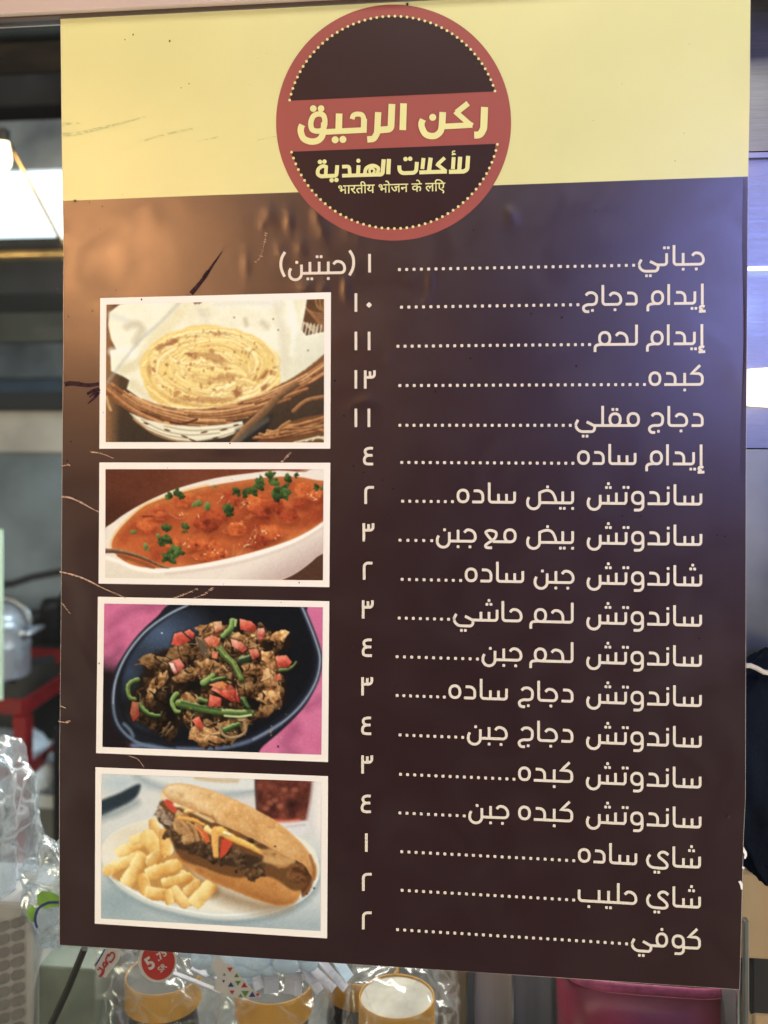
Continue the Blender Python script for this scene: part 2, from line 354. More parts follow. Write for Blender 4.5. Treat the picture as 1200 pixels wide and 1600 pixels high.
LINES = [  # baseline right end (u, v), leader start u, words
 (1098.5, 413.0, 624.3, lambda W: (W.jim().D((11, -7.4)), W.up(18, 31.5).D((0, -7.4)), W.alef(14.3).gap(11.5), W.up(18).D((-2.6, 26.5), (3.4, 26.5)), W.yaf(1))),
 (1096.9, 473.9, 627.6, lambda W: (w_idam(W).gap(SP-2), w_dajaj(W))),
 (1096.2, 537.1, 622.0, lambda W: (w_idam(W).gap(SP-3), w_lahm(W))),
 (1096.8, 600.7, 625.0, lambda W: (w_kibda(W),)),
 (1096.8, 664.9, 625.0, lambda W: (w_dajaj(W).gap(SP-3), W.mim(), W.base(28.4), W.st.append([(W.x + a, b) for a, b in ell(0, 9.2, 8.1, 9.2, 0, 360, 34, .88)]), W.D((-3, 25), (3.4, 25)), W.up(30.5, 19.3), W.yaf())),
 (1095.0, 725.0, 628.0, lambda W: (w_idam(W).gap(SP-2), w_sada(W))),
 (1094.8, 787.6, 629.4, lambda W: (w_sandwich(W).gap(24), w_bayd(W).gap(SP), w_sada(W))),
 (1094.8, 850.7, 625.3, lambda W: (w_sandwich(W).gap(24), w_bayd(W).gap(SP-1), W.mim(), W.ain(), W.gap(16), w_jubn(W))),
 (1094.6, 914.0, 628.5, lambda W: (w_sandwich(W, True).gap(23), w_jubn(W).gap(SP-1), w_sada(W))),
 (1094.2, 976.7, 624.0, lambda W: (w_sandwich(W).gap(24), w_lahm(W).gap(SP-5), W.jim(), W.alef(28.6).gap(9), W.sin().D((-9.4, 25), (-15.6, 25), (-12.6, 31)), W.yaf())),
 (1094.0, 1039.3, 620.7, lambda W: (w_sandwich(W).gap(24), w_lahm(W).gap(SP-5), w_jubn(W))),
 (1094.0, 1102.0, 620.7, lambda W: (w_sandwich(W).gap(24), w_dajaj(W).gap(SP), w_sada(W))),
 (1093.8, 1165.7, 625.3, lambda W: (w_sandwich(W).gap(24), w_dajaj(W).gap(SP), w_jubn(W))),
 (1093.5, 1229.3, 626.0, lambda W: (w_sandwich(W).gap(24), w_kibda(W))),
 (1093.5, 1291.7, 625.0, lambda W: (w_sandwich(W).gap(24), w_kibda(W).gap(SP-2), w_jubn(W))),
 (1092.7, 1354.3, 628.0, lambda W: (w_shin_alef(W).gap(8.6), W.yai(), W.gap(SP-2), w_sada(W))),
 (1092.7, 1416.7, 628.5, lambda W: (w_shin_alef(W).gap(8.6), W.yai(), W.gap(SP-2), W.jim(), W.up(30.5, 27.5), W.up(17.6, 15.2).D((3.2, -8.6), (-3, -8.6)), W.bei(14.7))),
 (1092.5, 1480.7, 621.4, lambda W: (W.kaf(), W.waw(24.9).gap(10), W.gap(0), W.ring(7.6, 9.6), W.D((7.4, 26)), W.gap(7.6), W.yaf(4.5))),
]
STW = 4.25
def slope(v): return (v - CV) / 13300.0
def put_word(P, W, uR, vR, sc=1.0, stw=STW, dot=4.3, round_dots=False):
    m = slope(vR)
    f = lambda l, y: (uR - l * sc, vR - m * l * sc - y * sc)
    for st in W.st: P.ribbon([f(*p) for p in st], stw)
    for l, y in W.dt:
        u, v = f(l, y); P.square(u, v, dot, 0, m)
PRICES = [('1', 577.7, 426.0), ('10', 577, 487.3), ('11', 577, 547.3), ('13', 577, 607.3), ('11', 576.7, 667.3), ('4', 576, 727),
          ('2', 571.7, 787.3), ('3', 568.8, 845.8), ('2', 569.3, 905.5), ('3', 567.8, 966), ('4', 574, 1026), ('3', 566.8, 1086),
          ('4', 573, 1147.8), ('3', 566.8, 1208), ('4', 572.5, 1269.6), ('1', 572.7, 1330), ('2', 568, 1391), ('2', 568, 1451.2)]
def digit(P, d, u, v):
    R = lambda pts: P.ribbon(fil([(u + p[0], v - p[1]) + tuple(p[2:]) for p in pts]), STW)
    if d == '1': R([(0, 0), (0, 28.8)])
    elif d == '0': P.square(u, v - 10.6, 6.8, math.pi / 4)
    elif d == '2': R([(0, 0), (0, 26, 6), (13, 26)])
    elif d == '3': R([(0, 0), (0, 28.5)]); R([(0, 17.6), (14.4, 17.6, 5), (14.4, 28.5)]); R([(7.4, 17.6), (7.4, 27)])
    elif d == '4':
        P.ribbon(cr([(u + a, v - b) for a, b in ((7, 26.4), (2, 26.8), (-3.6, 25), (-5.2, 21.4), (-3.6, 17.6), (0, 15.8), (6.4, 15.6))]), STW)
        P.ribbon(cr([(u + a, v - b) for a, b in ((0, 15.6), (-4.6, 13.4), (-6.4, 8.8), (-5.4, 4), (-1.4, 2.2), (7.4, 2.1))]), STW)
# ------------------------------------------------------------------ printed pictures: inks mixed on a fine mesh
class Paint:
    def __init__(s, w, h, quad, seed=1):
        a, b = np.meshgrid((np.arange(w)) / (w - 1), (np.arange(h)) / (h - 1))
        q = np.array(quad, float)
        f = lambda i: q[0][i]*(1-a)*(1-b) + q[1][i]*a*(1-b) + q[2][i]*a*b + q[3][i]*(1-a)*b
        s.X, s.Y, s.w, s.h = f(0), f(1), w, h; s.I = np.zeros((h, w, 3)); s.r = np.random.RandomState(seed)
        s.clip = None; s.n1 = s.fbm(160); s.n2 = s.fbm(45); s.n3 = s.fbm(14, 2)
    def fbm(s, size, octv=4):
        o = np.zeros((s.h, s.w)); amp = 1; tot = 0
        for k in range(octv):
            gx = s.X / size * 2**k + 50 + k*7; gy = s.Y / size * 2**k + 50 + k*3
            T = s.r.rand(256, 256); xi = np.floor(gx).astype(int); yi = np.floor(gy).astype(int)
            fx = gx - xi; fy = gy - yi; fx = fx*fx*(3-2*fx); fy = fy*fy*(3-2*fy)
            g = lambda i, j: T[(yi+j) % 256, (xi+i) % 256]
            o += amp * ((g(0,0)*(1-fx)+g(1,0)*fx)*(1-fy) + (g(0,1)*(1-fx)+g(1,1)*fx)*fy); tot += amp; amp *= .55
        return o / tot * 2 - 1
    def soften(s, n):                         # the print's own slight blur
        for _ in range(n):
            a = np.pad(s.I, ((1, 1), (1, 1), (0, 0)), 'edge'); a = (a[:-2] + 2*a[1:-1] + a[2:]) / 4; s.I = (a[:, :-2] + 2*a[:, 1:-1] + a[:, 2:]) / 4
    def put(s, m, c, a=1.0):
        m = np.clip(m * a, 0, 1)
        if s.clip is not None: m = m * s.clip
        m = m[..., None]
        c = np.asarray(c, float)
        s.I = s.I * (1 - m) + c * m
    def sd(s, pts, wob=0.0, nz=None):
        P = np.array(pts, float); d = np.full(s.X.shape, 1e9); ins = np.zeros(s.X.shape, bool)
        X, Y = s.X, s.Y
        if wob:
            X = X + (s.n2 if nz is None else nz) * wob; Y = Y + (s.n3) * wob * .7
        for i in range(len(P)):
            a, b = P[i-1], P[i]; e = b - a; l2 = max(1e-9, e @ e)
            t = np.clip(((X-a[0])*e[0] + (Y-a[1])*e[1]) / l2, 0, 1)
            d = np.minimum(d, np.hypot(X - a[0] - t*e[0], Y - a[1] - t*e[1]))
            if a[1] != b[1]:
                ins ^= ((a[1] > Y) != (b[1] > Y)) & (X < (b[0]-a[0]) * (Y-a[1]) / (b[1]-a[1]) + a[0])
        return np.where(ins, -d, d)
    def poly(s, pts, c, soft=4, wob=0, a=1.0, smooth=False):
        if smooth: pts = cr(pts, 5, True)
        d = s.sd(pts, wob); s.put(np.clip(.5 - d / soft, 0, 1), c, a); return d
    def line(s, pts, w, c, soft=4, a=1.0, w1=None, lit=None, dark=None, smooth=True, wob=0, up=(-.3, -1)):
        """a stroke with thickness w; lit/dark shade it across like a round thing in the printed photograph"""
        if smooth and len(pts) > 2: pts = cr(pts, 5)
        P = np.array(pts, float); n = len(P); best = np.full(s.X.shape, 1e9); side = np.zeros(s.X.shape)
        X, Y = s.X, s.Y
        if wob: X = X + s.n2 * wob; Y = Y + s.n3 * wob
        for i in range(n - 1):
            p, q = P[i], P[i+1]; e = q - p; l2 = max(1e-9, e @ e)
            t = np.clip(((X-p[0])*e[0] + (Y-p[1])*e[1]) / l2, 0, 1)
            dx, dy = X - p[0] - t*e[0], Y - p[1] - t*e[1]; d = np.hypot(dx, dy)
            ww = w if w1 is None else w + (w1 - w) * (i + t) / (n - 1)
            dd = d - ww / 2
            k = dd < best; best = np.where(k, dd, best); side = np.where(k, (dx*up[0] + dy*up[1]) / np.maximum(1, ww / 2), side)
        m = np.clip(.5 - best / soft, 0, 1); c = np.asarray(c, float)
        if lit is not None:
            t = np.clip(side * .5 + .5 + s.n3 * .12, 0, 1)[..., None]
            dk = np.asarray(dark if dark is not None else c * .6, float)
            col = np.where(t > .5, c + (np.asarray(lit, float) - c) * (t - .5) * 2, dk + (c - dk) * t * 2)
            s.put(m, col, a)
        else: s.put(m, c, a)
        return best
    def ball(s, cx, cy, rx, ry, c, ang=0, soft=.15, a=1.0, lit=None, dark=None, wob=0, L=(-.5, -.8)):
        X = s.X - cx + (s.n2 * wob if wob else 0); Y = s.Y - cy + (s.n3 * wob if wob else 0); q = math.radians(ang)
        x = (X*math.cos(q) + Y*math.sin(q)) / rx; y = (-X*math.sin(q) + Y*math.cos(q)) / ry
        r = np.hypot(x, y); m = np.clip((1 - r) / soft + .5, 0, 1); c = np.asarray(c, float)
        if lit is not None:
            t = np.clip((X/rx*L[0] + Y/ry*L[1]) * .5 + .5 + s.n3 * .15, 0, 1)[..., None]
            dk = np.asarray(dark if dark is not None else c * .5, float)
            c = np.where(t > .5, c + (np.asarray(lit, float) - c)*(t-.5)*2, dk + (c - dk)*t*2)
        s.put(m, c, a); return m
    def mixc(s, c0, c1, t): t = np.clip(t, 0, 1)[..., None]; return np.asarray(c0, float)*(1-t) + np.asarray(c1, float)*t
    def shard(s, cx, cy, r, lit, mid, dark, asp=.7, ang=0, wob=8, n=9, soft=4, a=1.0):
        R = s.r; pts = []
        for i in range(n):
            t = 2*math.pi*i/n; rr = r * (.7 + .5 * R.rand())
            x, y = rr*math.cos(t), rr*asp*math.sin(t); q = math.radians(ang)
            pts.append((cx + x*math.cos(q) - y*math.sin(q), cy + x*math.sin(q) + y*math.cos(q)))
        d = s.sd(pts, wob); m = np.clip(.5 - d/soft, 0, 1)
        t = np.clip(.52 - (s.X-cx)/r*.16 - (s.Y-cy)/(r*asp)*.22 + s.n2*.55 + s.n3*.34, 0, 1)
        c = np.where(t[..., None] > .5, s.mixc(mid, lit, (t-.5)*2), s.mixc(dark, mid, t*2))
        s.put(m, c, a)

def picture_bread(p):
    R = p.r
    p.I[:] = p.mixc((88, 62, 44), (60, 48, 38), (p.Y - 300) / 400)
    p.put(np.clip((140 - p.X)/60, 0, 1), (158, 108, 66), .8)
    # far wicker, upper right
    p.poly([(1000, 50), (1140, 50), (1140, 230), (1010, 215)], (98, 64, 40), 8)
    for k in range(9): p.line([(1030 + k*8, 90 + k*9), (1070 + k*6, 120 + k*10), (1135, 130 + k*12)], 9, (142, 94, 58), lit=(186, 132, 84), dark=(84, 50, 30))
    for k in range(3): p.line([(1085 + k*22, 52), (1098 + k*14, 95), (1128, 120)], 10, (150, 106, 60), lit=(196, 150, 96), dark=(90, 58, 34))
    for k in range(6): p.line([(1030 + k*17, 168 + k*3), (1018 + k*18, 225)], 6, (228, 214, 184)); 
    for k in range(5): p.line([(1022 + k*9, 165 + k*9), (1100 - k*2, 195 + k*8)], 4, (222, 205, 170))
    # paper lining
    pap = [(135, 80), (300, 66), (488, 64), (520, 80), (545, 62), (760, 52), (1046, 48), (1036, 110), (1018, 205), (1040, 232), (1136, 212), (1140, 345), (1060, 420), (960, 490), (700, 590), (420, 590),
           (250, 550), (168, 492), (182, 450), (150, 430), (92, 405), (88, 310), (118, 300), (92, 250), (78, 180), (84, 120)]
    d = p.poly(pap, (244, 236, 212), 5)
    inside = np.clip(-d/12, 0, 1)
    p.put(inside * np.clip(p.n1*1.1 + .1, 0, 1), (228, 214, 170), .75)
    p.put(inside * np.clip((p.X - 840)/300, 0, 1)*np.clip((p.Y-150)/200, 0, 1), (206, 200, 170), .7)
    for q, wd, c, al in (([(90, 130), (170, 160), (260, 210)], 26, (214, 214, 205), .6), ([(170, 190), (215, 175), (240, 200), (210, 260)], 36, (208, 196, 166), .8),
                      ([(95, 310), (190, 315), (225, 380)], 30, (250, 246, 232), .9), ([(150, 400), (240, 360), (330, 300)], 50, (214, 198, 150), .6), ([(200, 470), (280, 540)], 40, (222, 208, 170), .7),
                      ([(960, 70), (985, 220), (975, 320)], 30, (246, 242, 226), .9), ([(900, 100), (930, 250), (940, 420)], 40, (222, 212, 184), .6), ([(1000, 240), (980, 360), (960, 470)], 30, (230, 224, 196), .7),
                      ([(600, 80), (760, 74), (920, 78)], 16, (226, 220, 206), .8), ([(500, 80), (560, 170)], 20, (228, 218, 196), .8), ([(520, 110), (560, 110)], 4, (190, 180, 164), .5), ([(530, 130), (566, 130)], 4, (190, 180, 164), .5),
                      ([(420, 130), (300, 260), (240, 350)], 60, (226, 210, 158), .5), ([(830, 170), (850, 190)], 26, (206, 192, 158), .8), ([(745, 155), (750, 180)], 14, (190, 170, 130), .8)):
        p.line(q, wd, c, soft=26, a=al)
    p.poly([(488, 66), (540, 64), (500, 82)], (136, 96, 62), 3)
    # coiled flat bread
    sh = [(235, 370), (262, 310), (340, 240), (430, 205), (520, 180), (620, 185), (740, 215), (830, 260), (890, 330), (915, 420), (900, 490), (800, 545), (640, 580), (480, 582), (330, 565), (270, 510), (245, 440)]
    ds = p.poly(sh, (236, 200, 116), 10, 10, smooth=True)
    body = np.clip(-ds/10, 0, 1)
    p.put(body * np.clip(p.n1 + .35, 0, 1), (246, 219, 140), .9)
    p.put(body * np.clip((p.Y - 430)/160, 0, 1), (222, 176, 92), .6)
    for k in range(230):                     # layered ribbons of dough running round the coil
        f = (k + R.rand()) / 240; rr = 1.0 - .93 * f
        a0 = R.rand() * 360; sp = 30 + R.rand() * 75
        cx, cy = 580 - 25*f, 385 + 10*f; w_ = 5 + R.rand()*13*(1-.3*f)
        pts = [(cx + 325*rr*math.cos(math.radians(a0+sp*t)) * (1 + .05*math.sin(5*t+k)), cy + 192*rr*math.sin(math.radians(a0+sp*t)) * (1+.07*math.cos(4*t+k))) for t in (0, .33, .66, 1)]
        c = [(246, 220, 150), (240, 208, 130), (232, 194, 114), (252, 234, 176), (222, 178, 100)][R.randint(5)]
        p.line(pts, w_, c, soft=7, a=.72, w1=3, lit=tuple(min(255, x + 26) for x in c), dark=(212, 164, 96), wob=5)
    for q in ([(380, 330), (470, 380), (600, 385), (720, 400), (760, 440)], [(460, 300), (560, 345), (690, 370), (740, 410)], [(300, 400), (380, 470), (500, 520), (640, 500)], [(270, 470), (380, 550), (520, 575), (680, 570)],
              [(560, 480), (620, 440), (720, 430), (790, 450)], [(690, 540), (800, 480), (880, 420)], [(740, 550), (850, 480), (905, 430)], [(320, 300), (400, 250), (520, 235), (640, 240)]):
        p.line(q, 7, (206, 152, 84), soft=9, a=.5, wob=6); p.line([(x + 3, y + 12) for x, y in q], 15, (250, 224, 150), soft=7, a=.75, wob=6)
    for q in ([(700, 520), (780, 500), (860, 440), (900, 400)], [(720, 545), (810, 510), (890, 440)], [(650, 480), (600, 500), (570, 545)], [(690, 470), (640, 500), (600, 555)], [(540, 360), (470, 372), (400, 356), (372, 320)], [(400, 300), (330, 350), (310, 420)], [(760, 300), (800, 350), (790, 410)]):
        p.line(q, 20, (250, 232, 172), soft=9, a=.85, lit=(255, 244, 204), dark=(222, 180, 108), w1=8, wob=6)
    for pts in ([(815, 440), (850, 400), (858, 408), (830, 445)], [(818, 490), (850, 462), (850, 490), (828, 500)], [(684, 498), (700, 496), (730, 512), (700, 535)], [(340, 285), (400, 250), (425, 255), (380, 282)], [(445, 320), (500, 315), (470, 335)]): p.poly(pts, (158, 98, 58), 5, 6, a=.85)
    for k in range(120):                     # toasted patches
        a = R.rand()*6.28; rr = R.rand()**.5; x, y = 580 + 310*rr*math.cos(a), 385 + 175*rr*math.sin(a)
        p.ball(x, y, 3 + R.rand()*9, 2 + R.rand()*6, (176, 112, 54), ang=R.rand()*180, soft=.8, a=.35 + .5*R.rand(), wob=8)
    for x, y, rx, ry, an in ((500, 330, 34, 12, 10), (585, 310, 14, 10, 0), (600, 345, 60, 26, 20), (640, 440, 60, 18, -10), (380, 265, 60, 10, -24), (830, 425, 34, 12, -50), (840, 485, 30, 14, -40), (708, 512, 26, 22, 10), (880, 412, 18, 9, 0), (620, 225, 60, 7, 5), (540, 545, 150, 16, 0), (330, 290, 22, 12, 0), (280, 400, 12, 30, 0), (770, 320, 6, 22, 20)):
        p.ball(x, y, rx, ry, (164, 100, 56), ang=an, soft=.6, a=.5, wob=12)
    # plaited rim of the basket
    rim = cr([(40, 470), (140, 530), (260, 590), (400, 622), (540, 628), (680, 605), (800, 566), (920, 505), (1030, 440), (1150, 345)], 8)
    bot = [(x - 4, y + 62) for x, y in rim]
    p.poly([(x, y - 38) for x, y in rim] + [(x, y + 46) for x, y in reversed(rim)], (128, 80, 46), 5, 5)
    N = len(rim)
    for k in range(110):
        i0 = int(R.rand() * (N - 18)); L = 14 + R.randint(10); o0 = -38 + R.rand()*50; o1 = o0 + 24 + R.rand()*30
        pts = [(rim[min(N-1, i0+int(L*t))][0], rim[min(N-1, i0+int(L*t))][1] + o0 + (o1-o0)*t) for t in (0, .3, .6, 1)]
        c = [(182, 122, 72), (160, 102, 58), (206, 150, 94), (138, 84, 48)][R.randint(4)]
        p.line(pts, 9 + R.rand()*8, c, soft=4, lit=tuple(min(255, x + 40) for x in c), dark=(92, 54, 30))
    p.line([(380, 655), (440, 662), (510, 640)], 10, (74, 36, 26), a=.9); p.line([(240, 600), (330, 630)], 6, (80, 46, 28))
    p.line([(70, 530), (80, 570), (92, 597)], 12, (206, 158, 100), lit=(232, 190, 130))
    # pale split-cane weave under the rim
    p.poly([(180, 606), (260, 640), (380, 668), (520, 675), (640, 665), (730, 648), (742, 690), (640, 728), (500, 748), (380, 736), (270, 690), (215, 650)], (234, 224, 198), 4)
    for q in ([(190, 615), (250, 668), (360, 715), (480, 735)], [(240, 640), (340, 692), (470, 716), (620, 706)], [(350, 672), (480, 694), (640, 684), (735, 664)], [(300, 705), (430, 745), (560, 738), (700, 700)]):
        p.line(q, 5, (176, 150, 108), soft=3)
    for x, y, r_ in ((262, 660, 14), (365, 692, 16), (450, 724, 18), (545, 702, 18), (640, 690, 20), (490, 742, 20), (600, 730, 16), (700, 668, 14)):
        p.ball(x, y, r_, 4, (84, 58, 36), ang=18 if x < 500 else -12, soft=.5)
    p.line([(200, 640), (300, 712), (400, 745), (490, 755)], 8, (150, 100, 60), lit=(190, 140, 90))
    # dark table, handle and the second basket
    p.poly([(700, 690), (880, 612), (850, 700), (800, 752), (690, 752)], (40, 36, 32), 20)
    p.line([(690, 760), (745, 690), (830, 610), (905, 530), (990, 470)], 46, (126, 88, 58), w1=34, lit=(176, 122, 76), dark=(78, 58, 42))
    p.line([(700, 750), (780, 690), (850, 640)], 26, (92, 84, 74), soft=14, a=.8)
    p.line([(980, 600), (1040, 550), (1130, 530)], 20, (160, 104, 62), lit=(196, 140, 92)); 
    p.poly([(780, 760), (850, 720), (930, 660), (1030, 630), (1140, 612), (1140, 760)], (112, 70, 42), 5)
    for k in range(26):
        a = R.rand(); x0 = 770 + 200*a
        p.line([(x0, 758 - 40*R.rand() - a*60), (x0 + 90, 700 - a*40 + R.rand()*40), (x0 + 240, 640 + R.rand()*70), (1150, 612 + R.rand()*120)], 9 + R.rand()*8, [(160, 100, 58), (190, 126, 72), (130, 80, 46)][R.randint(3)], lit=(222, 162, 100), dark=(86, 50, 30), soft=3)
    p.line([(900, 720), (915, 680), (960, 650)], 14, (178, 118, 68), lit=(220, 160, 100))
    for k in range(4): p.line([(980 + k*30, 752 - k*3), (1060 + k*14, 735 - k*4), (1140, 722 + k*8)], 7, (222, 208, 168))
    for x, y in ((880, 152), (905, 205), (690, 145), (1050, 305)): p.ball(x, y, 4, 4, (120, 100, 70))
    p.line([(490, 0), (330, 170), (220, 270), (70, 465)], 14, (176, 178, 168), soft=16, a=.55)      # scuff across the print

def picture_curry(p):
    R = p.r
    p.I[:] = p.mixc((96, 48, 32), (128, 60, 36), np.clip((p.X - 200)/700, 0, 1)); p.I += (p.n1*9)[..., None]
    p.put(np.clip((p.X*0 + 200 - np.hypot(p.X - 70, (p.Y - 330)*1.1))/160, 0, 1), (64, 34, 26), .6)
    p.poly([(900, 640), (1010, 560), (1140, 420), (1140, 640)], (84, 52, 38), 10); p.line([(1060, 480), (1140, 430)], 40, (116, 84, 60), soft=20, a=.7)
    out = cr([(40, 400), (110, 325), (190, 270), (300, 212), (430, 160), (600, 115), (760, 92), (900, 78), (1040, 84), (1150, 60), (1160, 420), (1090, 500), (1010, 565), (930, 606), (800, 640), (400, 660), (40, 640)], 4, True)
    d = p.poly(out, (236, 218, 202), 5)
    ins = np.clip(-d/6, 0, 1)
    p.put(ins*np.clip((p.Y + .55*p.X - 960)/180, 0, 1), (182, 148, 138), .9)
    p.put(ins*np.clip((p.Y + .38*p.X - 905)/60, 0, 1)*np.clip((p.X-760)/260, 0, 1), (198, 168, 158), .6)
    p.put(ins*np.clip((p.Y - 470)/100, 0, 1)*np.clip((500 - p.X)/300, 0, 1), (228, 212, 190), .8)
    cur = [(96, 445), (112, 395), (160, 335), (240, 262), (300, 232), (420, 190), (560, 156), (700, 132), (830, 114), (980, 108), (1080, 124), (1150, 150), (1150, 312), (1060, 372), (940, 428), (800, 470), (680, 500), (560, 526), (430, 546), (300, 552), (190, 535), (120, 490)]
    p.line(cur[:7], 16, (232, 176, 90), soft=18, a=.9)
    d = p.poly(cur, (186, 84, 38), 8, smooth=True)
    ins = np.clip(-d/8, 0, 1)
    p.put(ins*np.clip(p.n1*1.3 + .2, 0, 1), (206, 104, 46), .7); p.put(ins*np.clip(-p.n1*1.6 - .05 + p.n2*.5, 0, 1), (142, 50, 22), .85); p.put(ins*np.clip((330 - p.Y - .1*p.X)/160, 0, 1), (150, 66, 32), .5)
    p.put(ins*np.clip(p.n2*1.2 - .25, 0, 1), (214, 118, 56), .5)
    p.put(ins*np.clip(1 - (-d)/34, 0, 1), (222, 140, 62), .45)
    p.clip = np.clip(-d/6, 0, 1)
    for x, y, r_, c in ((560, 455, 92, 0), (505, 440, 46, 0), (610, 500, 60, 0), (800, 235, 58, 0), (830, 280, 50, 1), (1040, 180, 64, 0), (1085, 200, 44, 0), (560, 325, 80, 1), (640, 290, 50, 1), (700, 360, 56, 0), (270, 345, 50, 0), (870, 380, 60, 0), (800, 420, 54, 1), (680, 210, 50, 1), (900, 250, 46, 1), (390, 430, 40, 0), (960, 300, 60, 1), (330, 290, 44, 1), (450, 230, 40, 0), (1010, 240, 40, 1)):
        L = [((228, 120, 54), (204, 92, 38), (146, 52, 22)), ((188, 78, 38), (164, 60, 28), (110, 36, 18))][c]
        p.ball(x + 4, y + r_*.5, r_*1.0, r_*.5, (120, 44, 20), soft=1.2, a=.6); p.shard(x, y, r_, *L, asp=.75, ang=R.rand()*60 - 30, wob=8, soft=8, a=.9)
    for k in range(60):
        x, y = 140 + R.rand()*960, 150 + R.rand()*370
        p.ball(x, y, 6 + R.rand()*26, 3 + R.rand()*8, [(222, 128, 64), (150, 58, 28), (206, 100, 44)][R.randint(3)], ang=-20 + R.rand()*30, soft=1.0, a=.45, wob=10)
    p.clip = None
    for k in range(46):                      # wet glints
        x, y = [(420, 300), (740, 250), (720, 345), (740, 440), (690, 480), (850, 375), (920, 405), (500, 290), (500, 525), (570, 470), (780, 400), (640, 210), (1080, 200), (460, 440)][R.randint(14)]
        p.ball(x + R.randn()*22, y + R.randn()*14, 2 + R.rand()*9, 1.5 + R.rand()*2.5, (244, 206, 160), ang=R.rand()*180, soft=.8, a=.75)
    for q in ([(380, 290), (420, 312), (450, 308)], [(610, 235), (640, 200), (600, 190)], [(720, 260), (760, 230)], [(820, 390), (850, 360), (860, 380)], [(690, 440), (685, 490)], [(770, 440), (800, 380), (790, 340)]):
        p.line(q, 7, (216, 150, 92), soft=7, a=.5, w1=3)
    def leaf(x, y, r_, an, c=0):
        for k in range(3):
            a = math.radians(an + (k - 1) * 48 + R.rand()*16); q = r_ * .36
            p.shard(x + q*math.cos(a), y + q*math.sin(a)*.8, r_*.50, (92, 116, 56), (52, 74, 34), (28, 42, 22), asp=.5, ang=math.degrees(a), wob=5, n=7, soft=4)
    for a in ((385, 205, 40, 180), (405, 190, 44, -20), (410, 200, 40, -70), (430, 200, 30, 60), (715, 175, 46, 140), (740, 175, 52, 20), (770, 180, 50, -20), (800, 150, 60, -10), (830, 140, 56, 200), (870, 140, 56, -50), (865, 110, 44, -100), (880, 190, 66, 10), (920, 180, 74, -6), (900, 160, 40, 70), (940, 120, 40, -30), (985, 100, 26, 0), (1100, 160, 36, 160), (1115, 160, 26, 20), (640, 255, 44, 10), (680, 275, 40, 200), (665, 285, 30, 60), (360, 370, 50, -90), (358, 400, 56, 80), (370, 500, 66, -20), (400, 480, 60, -55), (375, 505, 50, 200), (335, 440, 34, -90), (445, 355, 36, -60), (450, 370, 22, 80)): leaf(*a)
    for x, y, rx, ry in ((516, 237, 20, 16), (560, 252, 16, 22), (492, 247, 8, 12), (200, 377, 16, 11), (320, 395, 10, 12), (260, 448, 12, 18), (275, 465, 8, 6), (595, 155, 10, 7)): p.ball(x, y, rx, ry, (104, 120, 60), soft=.5, lit=(140, 152, 84), dark=(60, 80, 36))
    for x, y, rx, ry in ((560, 330, 22, 14), (505, 440, 8, 9), (850, 275, 14, 14), (755, 240, 8, 8), (632, 497, 12, 7), (270, 302, 36, 4), (905, 285, 10, 8)): p.ball(x, y, rx, ry, (104, 36, 22), soft=.8, a=.8, wob=6)
    # spoon and the front rim
    p.line([(60, 468), (140, 472), (240, 500), (330, 540), (372, 552)], 24, (112, 78, 56), soft=5, w1=8, lit=(186, 150, 116), dark=(66, 40, 28))
    p.line([(130, 490), (220, 520), (300, 552)], 16, (132, 70, 38), soft=8, a=.8)
    p.line([(60, 500), (130, 520), (220, 556), (330, 566), (480, 550), (650, 520), (800, 482), (960, 428), (1060, 380), (1150, 318)], 20, (250, 236, 222), soft=9, a=.95)
    p.line([(360, 580), (520, 562), (700, 530), (860, 485), (1000, 430), (1130, 350)], 12, (216, 192, 176), soft=12, a=.7)
    p.line([(560, 640), (640, 560), (740, 450), (790, 360)], 3, (220, 190, 170), soft=4, a=.35)
    p.put(np.clip((p.X - 980)/120, 0, 1)*np.clip((96 - p.Y + (p.X-1100)*.1)/14, 0, 1), (236, 218, 202))

